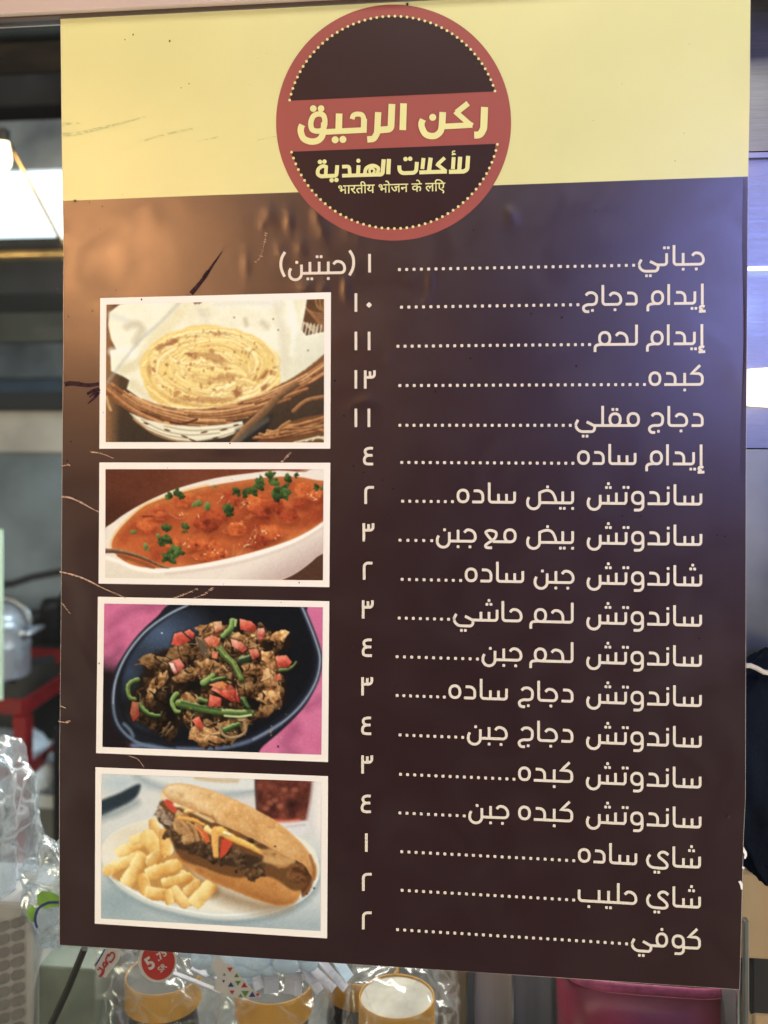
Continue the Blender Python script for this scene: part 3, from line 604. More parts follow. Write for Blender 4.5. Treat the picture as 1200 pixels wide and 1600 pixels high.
def picture_stirfry(p):
    R = p.r
    p.I[:] = p.mixc((206, 98, 138), (216, 112, 150), p.n1 + .4)
    for q, wd in (([(100, 170), (180, 100), (300, 60)], 40), ([(80, 260), (150, 210)], 30), ([(1000, 660), (960, 740), (1000, 790)], 60), ([(1060, 560), (1130, 520)], 40), ([(300, 80), (380, 60)], 24)): p.line(q, wd, (158, 70, 108), soft=50, a=.6)
    p.put(np.clip((p.Y - .2*p.X - 290)/90, 0, 1)*np.clip((330 - p.X)/160, 0, 1), (30, 22, 26))
    p.line([(80, 330), (130, 310), (150, 280)], 40, (120, 60, 90), soft=50, a=.6)
    bowl = [(420, 50), (700, 40), (1030, 40), (1060, 110), (1100, 200), (1130, 310), (1118, 410), (1060, 540), (960, 650), (850, 745), (780, 800), (500, 800), (300, 770), (170, 715), (112, 620), (104, 500), (124, 390), (170, 300), (240, 205), (330, 120)]
    p.poly(bowl, (26, 28, 36), 8, smooth=True)
    inn = [(470, 70), (700, 60), (1020, 66), (1060, 170), (1092, 300), (1080, 400), (1010, 520), (900, 620), (760, 700), (560, 738), (330, 716), (200, 650), (150, 560), (148, 440), (180, 330), (260, 215), (360, 125)]
    d = p.poly(inn, (20, 21, 26), 10, smooth=True); ins = np.clip(-d/20, 0, 1)
    p.put(ins*np.clip(1.1 - np.hypot((p.X - 350)/280, (p.Y - 200)/170), 0, 1), (70, 86, 112), 1.0)
    p.put(ins*np.clip(1.0 - np.hypot((p.X - 200)/130, (p.Y - 390)/170), 0, 1), (56, 70, 94), .9)
    p.put(ins*np.clip(1.0 - np.hypot((p.X - 240)/160, (p.Y - 640)/90), 0, 1), (40, 50, 68), .7)
    rim = [(480, 62), (380, 112), (270, 195), (180, 310), (130, 430), (118, 540), (140, 640), (210, 715), (300, 750), (450, 768)]
    p.line(rim, 12, (98, 110, 130), soft=10, w1=16); p.line(rim[:6], 5, (176, 184, 196), soft=6, a=.9)
    p.line([(170, 640), (200, 670), (215, 700)], 14, (120, 138, 160), soft=16, a=.8); p.line([(215, 745), (300, 748), (380, 770)], 22, (104, 122, 150), soft=20, a=.9)
    rim2 = [(1036, 70), (1066, 140), (1104, 240), (1124, 330), (1100, 440), (1030, 550), (930, 640), (800, 715), (680, 750), (560, 762), (430, 760)]
    p.line(rim2, 26, (52, 58, 74), soft=10); p.line(rim2[:8], 7, (186, 190, 202), soft=8, a=.85); p.line(rim2[6:], 12, (110, 124, 150), soft=14, a=.8)
    # pile of meat
    hull = [(540, 160), (640, 150), (800, 160), (960, 200), (975, 260), (930, 300), (960, 400), (960, 520), (850, 600), (780, 640), (720, 720), (540, 740), (480, 640), (400, 690), (280, 650), (200, 600), (210, 500), (270, 380), (250, 330), (400, 270), (520, 220)]
    p.poly(hull, (34, 24, 18), 24, 20, smooth=True)
    dh = p.sd(cr(hull, 5, True))
    k = 0
    while k < 210:
        x, y = 190 + R.rand()*800, 150 + R.rand()*590
        i = min(p.h-1, max(0, int((y - 60)/(730)*p.h))); j = min(p.w-1, max(0, int((x-70)/1065*p.w)))
        if dh[i, j] > -14: continue
        k += 1; b = R.rand(); dk = .55 if (x < 480 and y > 420) or (560 > x > 380 and y > 380 and y < 520) else 1.0
        f = (.55 + .45*b) * dk
        p.shard(x, y, 18 + R.rand()*34, tuple(np.array((204, 152, 96))*f), tuple(np.array((132, 86, 48))*f), tuple(np.array((34, 20, 12))*f), asp=.38 + .3*R.rand(), ang=R.rand()*180, wob=7, n=7, soft=5, a=.95)
    for x, y, r_, an, f in ((570, 185, 50, 0, 1.0), (625, 165, 34, 20, 1.2), (740, 225, 50, 20, 1.0), (830, 210, 46, 10, 1.25), (920, 215, 58, -20, 1.25), (800, 370, 60, 20, 1.1), (880, 330, 60, 60, 1.15), (890, 450, 78, 70, 1.05), (880, 510, 60, 0, 1.1), (560, 270, 60, 60, .75), (430, 290, 70, -20, .8), (300, 330, 62, -10, .8), (330, 440, 66, -50, 1.0), (300, 500, 44, -60, .95), (590, 360, 70, 0, 1.0), (480, 400, 70, -25, .9), (640, 400, 40, 30, .8), (560, 690, 74, 10, 1.1), (480, 600, 40, 80, 1.1), (640, 660, 60, -20, 1.0), (750, 640, 44, 70, 1.0), (480, 510, 44, 10, 1.0), (840, 580, 60, -20, .9), (610, 720, 50, 0, 1.05), (770, 470, 50, 60, .85), (520, 705, 44, 0, 1.15)):
        p.shard(x, y, r_, tuple(np.clip(np.array((222, 174, 118))*f, 0, 255)), tuple(np.array((158, 106, 60))*f), tuple(np.array((52, 30, 16))*f), asp=.55, ang=an, wob=9, n=9, soft=5)
    for k in range(190):
        x, y = 200 + R.rand()*780, 150 + R.rand()*580
        i = min(p.h-1, max(0, int((y - 60)/(730)*p.h))); j = min(p.w-1, max(0, int((x-70)/1065*p.w)))
        if dh[i, j] > -16: continue
        a = R.rand()*6.28; L_ = 14 + R.rand()*34; c = np.array([(186, 134, 84), (120, 78, 44), (70, 44, 26), (214, 166, 114), (28, 18, 14), (36, 24, 16)][R.randint(6)]) * (.6 if x < 480 and y > 420 else 1.0)
        p.line([(x - L_*math.cos(a), y - L_*math.sin(a)*.8), (x + R.randn()*7, y + R.randn()*7), (x + L_*math.cos(a), y + L_*math.sin(a)*.8)], 5 + R.rand()*9, c, soft=4, a=.85, w1=3, lit=np.minimum(255, c*1.3), dark=c*.45, wob=5)
    p.poly([(520, 215), (560, 240), (585, 320), (545, 300)], (96, 78, 62), 6, 6); p.poly([(480, 430), (555, 430), (545, 480), (470, 470)], (20, 18, 16), 14, 8); p.poly([(380, 470), (440, 520), (420, 640), (370, 600)], (18, 16, 16), 20, 10)
    p.poly([(770, 500), (840, 540), (820, 580), (760, 560)], (22, 18, 16), 12, 8); p.poly([(700, 380), (720, 440), (690, 450)], (40, 26, 18), 10, 6)
    def pep(q, wd, w1=None, c=(96, 124, 58)):
        p.line([(x + 4, y + 8) for x, y in q], wd + 6, (24, 24, 14), soft=12, a=.6); p.line(q, wd, np.array(c)*np.array((1, .92, .9)), soft=4, w1=w1, lit=(164, 184, 106), dark=(30, 50, 24), wob=4); p.line([(x - wd*.16, y - wd*.24) for x, y in q], wd*.16, (190, 204, 140), soft=5, a=.6, wob=4)
    pep([(240, 425), (205, 438), (190, 470), (200, 510), (222, 520)], 22); pep([(245, 548), (290, 590), (345, 600)], 26, 14, (70, 110, 52))
    pep([(635, 275), (665, 310), (705, 350), (740, 420)], 34, 26); pep([(700, 140), (690, 175), (650, 215)], 34, 24, (110, 160, 80)); pep([(715, 135), (712, 165)], 14, 10, (176, 200, 130))
    pep([(425, 495), (405, 530), (420, 575), (440, 580)], 24, 18, (120, 160, 78)); pep([(440, 540), (520, 560), (620, 580), (700, 585), (790, 585)], 40, 30)
    p.line([(660, 600), (730, 604), (788, 596)], 10, (196, 210, 150), soft=5); p.line([(450, 535), (540, 556), (640, 572)], 12, (40, 70, 34), soft=6, a=.8)
    pep([(560, 440), (600, 405)], 36, 26, (130, 170, 86)); pep([(600, 430), (660, 415)], 20, 16, (50, 90, 44)); pep([(540, 520), (575, 530)], 24, 18); pep([(660, 668), (730, 640)], 30, 18, (70, 110, 52)); pep([(750, 520), (775, 560)], 26, 18, (46, 76, 40)); pep([(930, 380), (980, 370), (1010, 340)], 18, 6, (96, 106, 60))
    pep([(740, 330), (785, 315)], 34, 30, (44, 58, 50)); p.line([(630, 640), (650, 690), (700, 708), (760, 680), (755, 620)], 14, (160, 126, 88), lit=(206, 176, 130), dark=(80, 56, 36))
    def tom(pts, c=(208, 78, 58), lit=(236, 138, 108), dk=(150, 44, 34)):
        dd = p.sd(pts, 3); cx, cy = np.mean(np.array(pts), 0)
        t = np.clip(.5 - (p.X - cx)*.006 - (p.Y - cy)*.012 + p.n3*.3 + p.n2*.35, 0, 1); p.put(np.clip(.5 - (dd - 6)/12, 0, 1), (30, 18, 12), .45)
        p.put(np.clip(.5 - dd/4, 0, 1), np.where(t[..., None] > .5, p.mixc(c, lit, (t-.5)*2), p.mixc(dk, c, t*2)))
    tom([(400, 255), (415, 200), (450, 192), (495, 235), (440, 262)]); tom([(460, 195), (490, 180), (515, 200), (505, 230)]); tom([(733, 128), (790, 140), (818, 170), (800, 195), (736, 180)])
    tom([(560, 225), (600, 208), (640, 225), (630, 265), (585, 262)], (206, 104, 66)); tom([(690, 225), (740, 240), (772, 275), (750, 295), (695, 262)], (220, 124, 96), (240, 170, 140)); tom([(775, 278), (820, 275), (832, 310), (795, 328)], (216, 116, 88))
    tom([(905, 310), (960, 305), (988, 340), (970, 365), (920, 366)]); tom([(385, 340), (440, 322), (465, 360), (425, 400)], (222, 120, 106)); tom([(388, 340), (412, 345), (430, 395), (415, 398)], (240, 190, 176), (250, 214, 200))
    tom([(590, 470), (640, 435), (690, 450), (720, 480), (735, 535), (690, 530)], (212, 84, 58)); tom([(580, 450), (650, 430), (700, 470), (640, 470)], (214, 132, 66)); tom([(585, 495), (645, 515), (640, 555), (582, 555)], (216, 92, 72)); tom([(715, 450), (735, 540), (715, 520)], (176, 56, 42))
    tom([(498, 620), (535, 602), (560, 650), (540, 672)], (218, 88, 62)); tom([(210, 530), (240, 535), (245, 600), (215, 630), (200, 590)], (150, 72, 50), (180, 100, 70)); tom([(600, 285), (630, 290), (625, 325), (598, 318)], (200, 110, 70)); tom([(820, 175), (850, 172), (858, 200), (835, 240), (818, 215)], (220, 130, 110), (240, 180, 160)); tom([(606, 145), (645, 140), (650, 180), (615, 200)], (214, 150, 110), (236, 190, 150)); tom([(900, 400), (930, 395), (940, 425), (905, 430)], (196, 100, 62))
    p.ball(355, 198, 5, 4, (200, 210, 220)); p.ball(920, 750, 4, 6, (40, 20, 30))
    for k in range(90):
        x, y = 480 + R.rand()*480, 180 + R.rand()*540; p.ball(x, y, 2 + R.rand()*5, 2 + R.rand()*3, (226, 178, 124), ang=R.rand()*180, soft=.8, a=.5)

def picture_sandwich(p):
    R = p.r
    p.I[:] = p.mixc((218, 212, 204), (200, 202, 200), np.clip((p.Y - 200)/600, 0, 1))
    p.put(np.clip((p.X - 500)/300, 0, 1)*np.clip((420 - p.Y)/100, 0, 1), (216, 206, 200), .8)
    p.put(np.clip(1.2 - np.hypot((p.X - 130)/230, (p.Y - 700)/150), 0, 1), (138, 156, 162), .8)
    p.put(np.clip((p.Y - 690)/120, 0, 1), (158, 168, 172), .8)
    p.put(np.clip(1.0 - np.hypot((p.X - 150)/200, (p.Y - 120)/80), 0, 1), (168, 186, 196), .7)
    p.poly([(40, 215), (150, 165), (240, 122), (248, 150), (215, 200), (130, 245), (40, 280)], (42, 52, 60), 16, smooth=True); p.line([(50, 290), (150, 255), (230, 212)], 30, (120, 134, 140), soft=40, a=.7)
    p.line([(230, 80), (320, 130), (480, 165), (640, 178), (830, 150)], 30, (150, 162, 168), soft=40, a=.8)
    p.poly([(270, 60), (850, 60), (840, 135), (700, 150), (480, 130), (330, 100)], (222, 218, 212), 18, smooth=True); p.line([(520, 92), (620, 104), (720, 106)], 16, (206, 168, 120), soft=18, a=.9)
    # tumbler of cola
    p.poly([(805, 90), (1092, 95), (1082, 180), (1062, 300), (900, 306), (812, 250)], (96, 44, 34), 10)
    g = np.clip(.5 - p.sd([(815, 95), (1080, 100), (1055, 295), (905, 300), (820, 240)])/10, 0, 1)
    p.put(g*np.clip(p.n2*1.6 + .1, 0, 1), (150, 76, 56), .8); p.put(g*np.clip(-p.n2*1.6 - .2, 0, 1), (48, 22, 22), .9); p.put(g*np.clip(1 - np.hypot((p.X-985)/60, (p.Y-220)/50), 0, 1), (44, 20, 22), .9)
    for x, y in ((880, 215), (860, 240), (905, 200), (930, 230), (950, 150), (1000, 150)): p.ball(x, y, 16, 12, (190, 110, 80), soft=1.2, a=.6)
    p.line([(895, 300), (960, 304), (1020, 298)], 16, (214, 92, 66), soft=12); p.line([(812, 110), (814, 180), (822, 240)], 10, (80, 60, 60), soft=8, a=.8); p.line([(1088, 100), (1078, 190), (1058, 300)], 12, (200, 170, 164), soft=10, a=.8)
    p.poly([(910, 310), (1070, 300), (1075, 345), (1000, 380), (920, 340)], (224, 214, 212), 20, a=.9); p.line([(960, 330), (1050, 320)], 8, (190, 176, 178), soft=12, a=.8)
    # plate
    rimp = cr([(60, 480), (70, 410), (140, 345), (260, 300), (420, 280), (700, 300), (950, 350), (1080, 420), (1118, 500), (1116, 585), (1060, 670), (940, 735), (780, 775), (620, 782), (460, 755), (300, 710), (170, 640), (90, 560)], 5, True)
    p.poly([(x + 6, y + 26) for x, y in rimp], (134, 148, 152), 34, a=.8)
    d = p.poly(rimp, (236, 224, 206), 6); ins = np.clip(-d/8, 0, 1)
    p.put(ins*np.clip(1.2 - (-d)/40, 0, 1)*np.clip((p.Y - 480)/120, 0, 1), (206, 206, 202), .9)
    p.line([(90, 545), (180, 620), (310, 690), (470, 735), (620, 758), (780, 750), (930, 712), (1050, 650), (1110, 580)], 9, (242, 238, 230), soft=7)
    p.line([(120, 610), (250, 690), (400, 742), (560, 775), (720, 782), (880, 762), (1000, 715)], 10, (172, 180, 180), soft=10, a=.9)
    p.put(ins*np.clip(1 - np.hypot((p.X - 230)/200, (p.Y - 370)/90), 0, 1), (222, 204, 178), .8)
    p.line([(560, 620), (700, 680), (860, 720), (960, 700)], 70, (150, 118, 84), soft=60, a=.75); p.line([(420, 470), (520, 600), (600, 640)], 60, (130, 88, 52), soft=40, a=.7)
    # chips
    def fry(q, wd, c=(238, 186, 98), w1=None):
        wd = wd * 1.14
        a, b = np.array(q[0], float), np.array(q[-1], float); L_ = np.linalg.norm(b - a); e = (b - a) / max(1, L_); n_ = np.array((-e[1], e[0]))
        if n_[1] > 0: n_ = -n_
        h = wd * .5; tw = .85 + .3 * R.rand()
        q5 = h*.30; quad = [a - e*h*.1 + n_*q5, b + e*h*.15 + n_*q5*tw, b + e*h*.1 - n_*q5*tw, a - e*h*.1 - n_*q5]
        p.poly([(x + 5, y + 9) for x, y in quad], (150, 92, 40), 22, a=.55)
        d = p.sd(quad, 7) + p.n1*5 - h*.66; m = np.clip(.5 - d/5, 0, 1); c = np.asarray(c, float)
        t = ((p.X - (a+b)[0]/2)*n_[0] + (p.Y - (a+b)[1]/2)*n_[1]) / h
        t = np.clip(.56 + .34*t + p.n2*.32 + p.n1*.25 - (p.X - (a+b)[0]/2)*.002, 0, 1)[..., None]
        col = np.where(t > .5, c + (np.array((253, 228, 164.)) - c)*(t-.5)*2, np.array((204, 130, 54.)) + (c - np.array((204, 130, 54.)))*t*2)
        p.put(m, col)
        ed = np.clip(1 - np.abs(d + 4)/5, 0, 1); p.put(ed*np.clip(.6 - t[..., 0], 0, 1), (182, 118, 52), .7)
    p.poly([(110, 570), (200, 440), (330, 320), (420, 480), (560, 600), (540, 720), (400, 700), (230, 640)], (196, 138, 70), 14, 10)
    fry([(315, 310), (335, 390)], 46, (226, 176, 100)); fry([(150, 455), (255, 405)], 50); fry([(215, 395), (262, 378)], 40, (242, 202, 124)); fry([(285, 375), (340, 460)], 66, (240, 196, 112)); fry([(372, 365), (380, 440)], 62, (238, 184, 96)); fry([(90, 540), (240, 470)], 52); fry([(255, 480), (192, 590)], 62, (238, 192, 110))
    fry([(300, 500), (330, 470)], 50, (222, 170, 92)); fry([(455, 560), (520, 600)], 40, (206, 150, 78)); fry([(300, 555), (430, 515)], 58, (234, 180, 92)); fry([(260, 580), (280, 640)], 50, (232, 176, 90)); fry([(370, 600), (480, 575)], 42, (234, 182, 96)); fry([(480, 640), (520, 610)], 44, (226, 172, 92)); fry([(300, 650), (370, 660)], 56, (238, 188, 106)); fry([(415, 640), (465, 700)], 52, (240, 196, 116)); fry([(585, 625), (525, 690)], 66, (242, 204, 124)); fry([(380, 650), (392, 690)], 40, (236, 186, 100))
    # roll: lower half, filling, upper half
    p.poly([(410, 470), (460, 465), (560, 520), (700, 560), (860, 560), (980, 560), (1030, 620), (1010, 690), (930, 715), (830, 690), (700, 640), (560, 580), (460, 510)], (208, 138, 68), 6, 4, smooth=True)
    lo = p.sd(cr([(410, 470), (460, 465), (560, 520), (700, 560), (860, 560), (980, 560), (1030, 620), (1010, 690), (930, 715), (830, 690), (700, 640), (560, 580), (460, 510)], 5, True)); lm = np.clip(-lo/12, 0, 1)
    p.put(lm*np.clip((p.Y - .42*p.X - 255)/60, 0, 1), (176, 108, 50), .8); p.put(lm*np.clip(1 - np.hypot((p.X - 900)/110, (p.Y - 640)/60), 0, 1), (188, 122, 62), .8); p.put(lm*np.clip(p.n2*1.4, 0, 1), (226, 170, 104), .5); p.put(lm*np.clip(-p.n2*1.4-.1, 0, 1), (166, 98, 46), .45); p.put(lm*np.clip((p.Y - 560 - .1*p.X)/60, 0, 1), (148, 88, 42), .6)
    p.line([(470, 480), (580, 530), (720, 560), (800, 556), (870, 535), (960, 545), (1015, 580)], 20, (220, 166, 96), soft=10, a=.95, wob=5)
    p.poly([(940, 480), (1010, 490), (1080, 545), (1080, 620), (1040, 670), (1020, 610), (990, 560), (950, 520)], (92, 54, 30), 10, 6, smooth=True)
    p.poly([(360, 200), (540, 262), (740, 358), (900, 440), (1010, 510), (1060, 600), (1000, 640), (880, 575), (700, 575), (560, 530), (450, 485), (400, 400), (350, 280)], (112, 70, 38), 12, 4, smooth=True)
    p.poly([(330, 250), (380, 300), (420, 330), (560, 420), (700, 440), (860, 490), (850, 525), (760, 535), (640, 510), (520, 470), (420, 430), (400, 350), (340, 300)], (66, 46, 32), 10, 10)
    for k in range(90):
        t = R.rand(); x = 350 + 500*t; y = 312 + 225*t**.8 + R.randn()*32
        p.shard(x, y, 12 + R.rand()*18, (134, 98, 68), (84, 58, 38), (38, 26, 20), asp=.7, ang=R.rand()*180, wob=8, n=7, soft=5, a=.9)
    for x, y, r_ in ((350, 265, 34), (375, 290, 36), (350, 240, 20), (390, 310, 26)): p.shard(x, y, r_, (190, 164, 140), (140, 110, 88), (72, 54, 46), wob=10)
    for x, y, r_ in ((460, 330, 44), (490, 360, 40), (450, 290, 40), (480, 390, 26)): p.shard(x, y, r_, (206, 160, 108), (176, 124, 74), (120, 76, 42), asp=1.1, wob=10)
    for k in range(3): p.line([(440 + 40*k, 300 + 10*k), (480 + 34*k, 340), (505 + 26*k, 400 - 4*k)], 16, (186, 134, 82), lit=(220, 176, 124), dark=(120, 78, 46))
    p.line([(365, 180), (420, 205), (500, 240), (600, 290)], 40, (232, 200, 150), soft=10, a=.9)
    p.poly([(365, 210), (380, 190), (415, 215), (430, 255), (410, 262), (385, 240)], (204, 72, 50), 6, 4); p.ball(430, 220, 20, 14, (240, 220, 190), soft=.6); p.line([(360, 185), (400, 195)], 10, (236, 206, 180), soft=6)
    p.poly([(530, 330), (570, 350), (590, 400), (570, 410), (540, 370)], (212, 96, 48), 6, 4); p.poly([(645, 390), (690, 378), (700, 410), (660, 470), (635, 485)], (204, 66, 40), 6, 4)
    for q, wd, c in (([(440, 285), (520, 300), (560, 320)], 22, (236, 172, 78)), ([(470, 255), (540, 250), (560, 270)], 18, (238, 200, 130)), ([(575, 340), (600, 360), (640, 365)], 34, (246, 214, 140)), ([(615, 350), (612, 400), (618, 470)], 44, (234, 170, 84)), ([(640, 345), (700, 385), (800, 430), (880, 475)], 40, (240, 190, 94)), ([(660, 360), (690, 370)], 16, (250, 236, 204)), ([(520, 330), (560, 380)], 12, (232, 130, 60))):
        p.line(q, wd, c, soft=6, lit=tuple(min(255, x + 20) for x in c), dark=(196, 124, 50), w1=wd*.6, wob=4)
    p.poly([(810, 410), (870, 430), (960, 470), (1000, 500), (930, 530), (860, 480)], (190, 132, 74), 14, 6, smooth=True); p.shard(900, 480, 60, (216, 168, 108), (186, 130, 74), (128, 80, 42), asp=.5, ang=20, soft=14); p.shard(1020, 560, 50, (150, 98, 58), (104, 62, 34), (60, 34, 18), asp=1.1, ang=50, soft=12); p.line([(860, 490), (930, 500), (990, 490)], 30, (206, 154, 92), soft=14, a=.9); p.ball(840, 425, 34, 12, (100, 62, 36), ang=15, soft=.7); p.ball(720, 360, 36, 10, (130, 80, 44), ang=14, soft=.8)
    top = cr([(358, 160), (380, 130), (450, 118), (560, 142), (680, 185), (800, 240), (920, 310), (1010, 385), (1075, 460), (1108, 530), (1100, 590), (1075, 560), (1040, 510), (960, 470), (860, 420), (740, 360), (620, 310), (540, 265), (470, 235), (400, 205)], 5, True)
    d = p.poly(top, (228, 168, 98), 6, 3); tm = np.clip(-d/10, 0, 1)
    p.put(tm*np.clip((p.Y - .54*p.X + 70)/80, 0, 1), (154, 90, 40), .95); p.put(tm*np.clip((.52*p.X + 10 - p.Y)/60, 0, 1)*np.clip((700 - p.X)/300, 0, 1), (242, 210, 164), .95); p.put(tm*np.clip(p.n2*1.6 - .05, 0, 1), (240, 206, 156), .5); p.put(tm*np.clip(-p.n2*1.6 - .1, 0, 1), (188, 126, 66), .55); p.put(tm*np.clip(-p.n1*1.3, 0, 1), (196, 138, 78), .5); p.put(tm*np.clip(p.n3*1.4 - .2, 0, 1), (250, 226, 184), .4)
    p.put(tm*np.clip((p.X - 900)/200, 0, 1), (188, 124, 68), .6)
    p.line([(540, 262), (600, 285), (620, 310), (600, 275)], 8, (164, 102, 52), soft=6, a=.8); p.line([(870, 330), (900, 335)], 8, (196, 140, 84), soft=6); p.line([(1075, 470), (1095, 540), (1080, 610), (1045, 660)], 14, (150, 90, 46), soft=10, a=.8)
    p.put(np.clip((p.X - 1082)/36, 0, 1)*np.clip((430 - p.Y)/120, 0, 1), (240, 224, 214))
    for x, y in ((1095, 628), (1060, 655), (905, 425)): p.ball(x, y, 5, 5, (70, 40, 30))

PICTURES = [  # crop corner quads the inks are laid out in, photo corners, pixel origin + scale
  ('paratha', picture_bread, [(70, 82), (1128, 55), (1127, 752), (66, 750)], (145, 450, 1200/385.), [(157.5, 466), (517.5, 457), (516.5, 701), (156, 701)], 'photo of a coiled flatbread in a paper lined basket'),
  ('curry', picture_curry, [(65, 72), (1125, 72), (1122, 612), (64, 600)], (145, 710, 1200/385.), [(156, 722.5), (516.5, 723), (515, 917), (155, 911.5)], 'photo of an orange curry with green herbs in a white oval dish'),
  ('stirfry', picture_stirfry, [(75, 55), (1137, 73), (1130, 790), (66, 752)], (140, 925, 1200/385.), [(154, 932), (515, 939), (513, 1190), (151, 1176)], 'photo of stir fried meat with peppers in a black bowl on pink cloth'),
  ('sandwich', picture_sandwich, [(63, 73), (1128, 110), (1125, 836), (60, 775)], (140, 1185, 1200/385.), [(150, 1198), (513, 1212), (511.5, 1465), (149, 1442)], 'photo of a meat and cheese roll with chips on a white plate'),
]
# ------------------------------------------------------------------ materials
def print_mat(name, c, rough=0.42, spec=0.3, bump=0.05, ior=1.5):
    m = mat(name, tuple(c), rough, 0, spec, nscale=9, namp=0.035, bump=bump, bscale=900)
    m.node_tree.nodes['Principled BSDF'].inputs['IOR'].default_value = ior; nt = m.node_tree; n = nt.nodes.new('ShaderNodeTexNoise'); n.inputs['Scale'].default_value = 14; n.inputs['Detail'].default_value = 8; n.inputs['Distortion'].default_value = 1.5
    q = nt.nodes.new('ShaderNodeMapRange'); q.inputs[1].default_value = .3; q.inputs[2].default_value = .75; q.inputs[3].default_value = rough - .03; q.inputs[4].default_value = rough + .05
    nt.links.new(nt.nodes['Texture Coordinate'].outputs['Object'], n.inputs['Vector']); nt.links.new(n.outputs['Fac'], q.inputs[0]); nt.links.new(q.outputs[0], nt.nodes['Principled BSDF'].inputs['Roughness'])
    return m
M = {}
M['yellow'] = print_mat('yellow_print', ink((225, 210, 138)), 0.34, 0.55)
M['brown'] = print_mat('brown_print', (0.0205, 0.0066, 0.0096), 0.33, 0.9, ior=1.6)
M['brick'] = print_mat('brick_red_print', ink((164, 76, 66)), 0.40)
M['plum'] = print_mat('dark_plum_print', (0.0265, 0.0095, 0.0115), 0.40)
M['cream'] = print_mat('cream_print', ink((230, 208, 186)), 0.42)
M['lemon'] = print_mat('pale_yellow_print', ink((232, 216, 140)), 0.42)
M['white'] = print_mat('white_print', ink((248, 230, 216)), 0.42)
M['backing'] = mat('white_vinyl_edge', (0.62, 0.58, 0.54), 0.6, nscale=60, namp=0.15)
M['torn'] = mat('torn_vinyl', rgb((50, 32, 40)), 0.7, 0, 0.1, nscale=300, namp=0.6, bump=0.5, bscale=500)
M['scratch'] = mat('scratched_vinyl', rgb((176, 150, 134)), 0.7, nscale=400, namp=0.5)
M['smear'] = mat('grey_scuff', ink((212, 198, 130)), 0.6, nscale=220, namp=0.25, stretch=(1, 1, 3))
M['speck'] = mat('black_speck', (0.012, 0.01, 0.01), 0.6)
M['steel'] = mat('brushed_steel', (0.27, 0.28, 0.30), 0.38, 1.0, nscale=40, namp=0.12, stretch=(1, 1, 26), bump=0.08, bscale=60, rvar=0.08)
M['steel_dull'] = mat('dull_steel', (0.30, 0.32, 0.34), 0.48, 0.85, nscale=7, namp=0.30, bump=0.1, bscale=30, rvar=0.1)
M['pot_steel'] = mat('pot_aluminium', (0.66, 0.68, 0.76), 0.30, 0.6, nscale=30, namp=0.12, stretch=(1, 1, 0.2), rvar=0.08)
M['dark_steel'] = mat('sooty_steel', (0.016, 0.018, 0.022), 0.6, 0.0, 0.3, nscale=8, namp=0.5, rvar=0.1)
M['hood_front'] = mat('smoky_steel', (0.32, 0.37, 0.43), 0.42, 0.35, nscale=6, namp=0.4, rvar=0.1)
M['black'] = mat('black_paint', (0.008, 0.009, 0.011), 0.6, nscale=12, namp=0.4)
M['soot_brown'] = mat('greasy_brown_metal', (0.030, 0.022, 0.015), 0.5, 0.1, nscale=9, namp=0.5, stretch=(1, 1, 3))
M['orange_glint'] = mat('orange_glint_metal', (0.55, 0.34, 0.13), 0.35, 0.8, nscale=25, namp=0.4)  # the orange glint is put into the metal colour
M['wall_grey'] = mat('grey_tile_wall', (0.13, 0.165, 0.20), 0.5, nscale=5, namp=0.3, bump=0.1, bscale=20)
M['wall_warm'] = mat('pale_warm_wall', (0.48, 0.43, 0.39), 0.6, nscale=5, namp=0.2)
M['rail'] = mat('beige_powder_coat', rgb((186, 172, 170)), 0.45, nscale=7, namp=0.06, bump=0.06, bscale=700)
M['gasket'] = mat('brown_gasket', (0.06, 0.035, 0.028), 0.6)
M['red'] = mat('red_paint', (0.18, 0.006, 0.009), 0.5, 0.0, 0.15, nscale=30, namp=0.35, bump=0.2, bscale=120, rvar=0.1)
M['cloth_white'] = mat('white_sacking', (0.50, 0.54, 0.60), 0.85, nscale=18, namp=0.25, bump=0.6, bscale=40)
M['green_strip'] = mat('pale_green_plastic', (0.46, 0.62, 0.50), 0.4, nscale=20, namp=0.1)
M['lid'] = mat('yellow_lid_plastic', (0.72, 0.36, 0.03), 0.35, nscale=14, namp=0.12, bump=0.05, bscale=200)
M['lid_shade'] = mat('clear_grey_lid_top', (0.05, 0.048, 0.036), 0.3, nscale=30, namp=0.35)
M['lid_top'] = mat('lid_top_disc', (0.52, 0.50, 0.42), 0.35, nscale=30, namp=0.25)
M['coffee'] = mat('coffee_filled_glass', (0.022, 0.013, 0.009), 0.18, nscale=160, namp=0.6)
M['label'] = mat('pale_jar_label', (0.50, 0.46, 0.38), 0.5, nscale=40, namp=0.1)
M['magenta'] = mat('magenta_plastic', (0.21, 0.011, 0.045), 0.4, nscale=16, namp=0.15, bump=0.05, bscale=60)
M['pink_lip'] = mat('worn_pink_lip', (0.45, 0.08, 0.19), 0.4, nscale=120, namp=0.35)
M['spoon'] = mat('pale_blue_plastic', (0.60, 0.77, 0.95), 0.25, nscale=10, namp=0.06)
M['handle'] = mat('milky_plastic', (0.66, 0.66, 0.74), 0.35, nscale=30, namp=0.15)
M['navy'] = mat('navy_fabric', (0.006, 0.010, 0.020), 0.95, 0.0, 0.1, nscale=25, namp=0.5, bump=0.5, bscale=300)
M['card'] = mat('tan_cardboard', (0.34, 0.25, 0.14), 0.8, nscale=14, namp=0.25, stretch=(1, 1, 0.3), bump=0.2, bscale=200)
M['taupe'] = mat('taupe_panel', (0.66, 0.60, 0.55), 0.5, nscale=9, namp=0.2, stretch=(6, 1, .3))
M['slate'] = mat('slate_blue_panel', (0.34, 0.37, 0.46), 0.4, nscale=9, namp=0.2, stretch=(6, 1, .3))
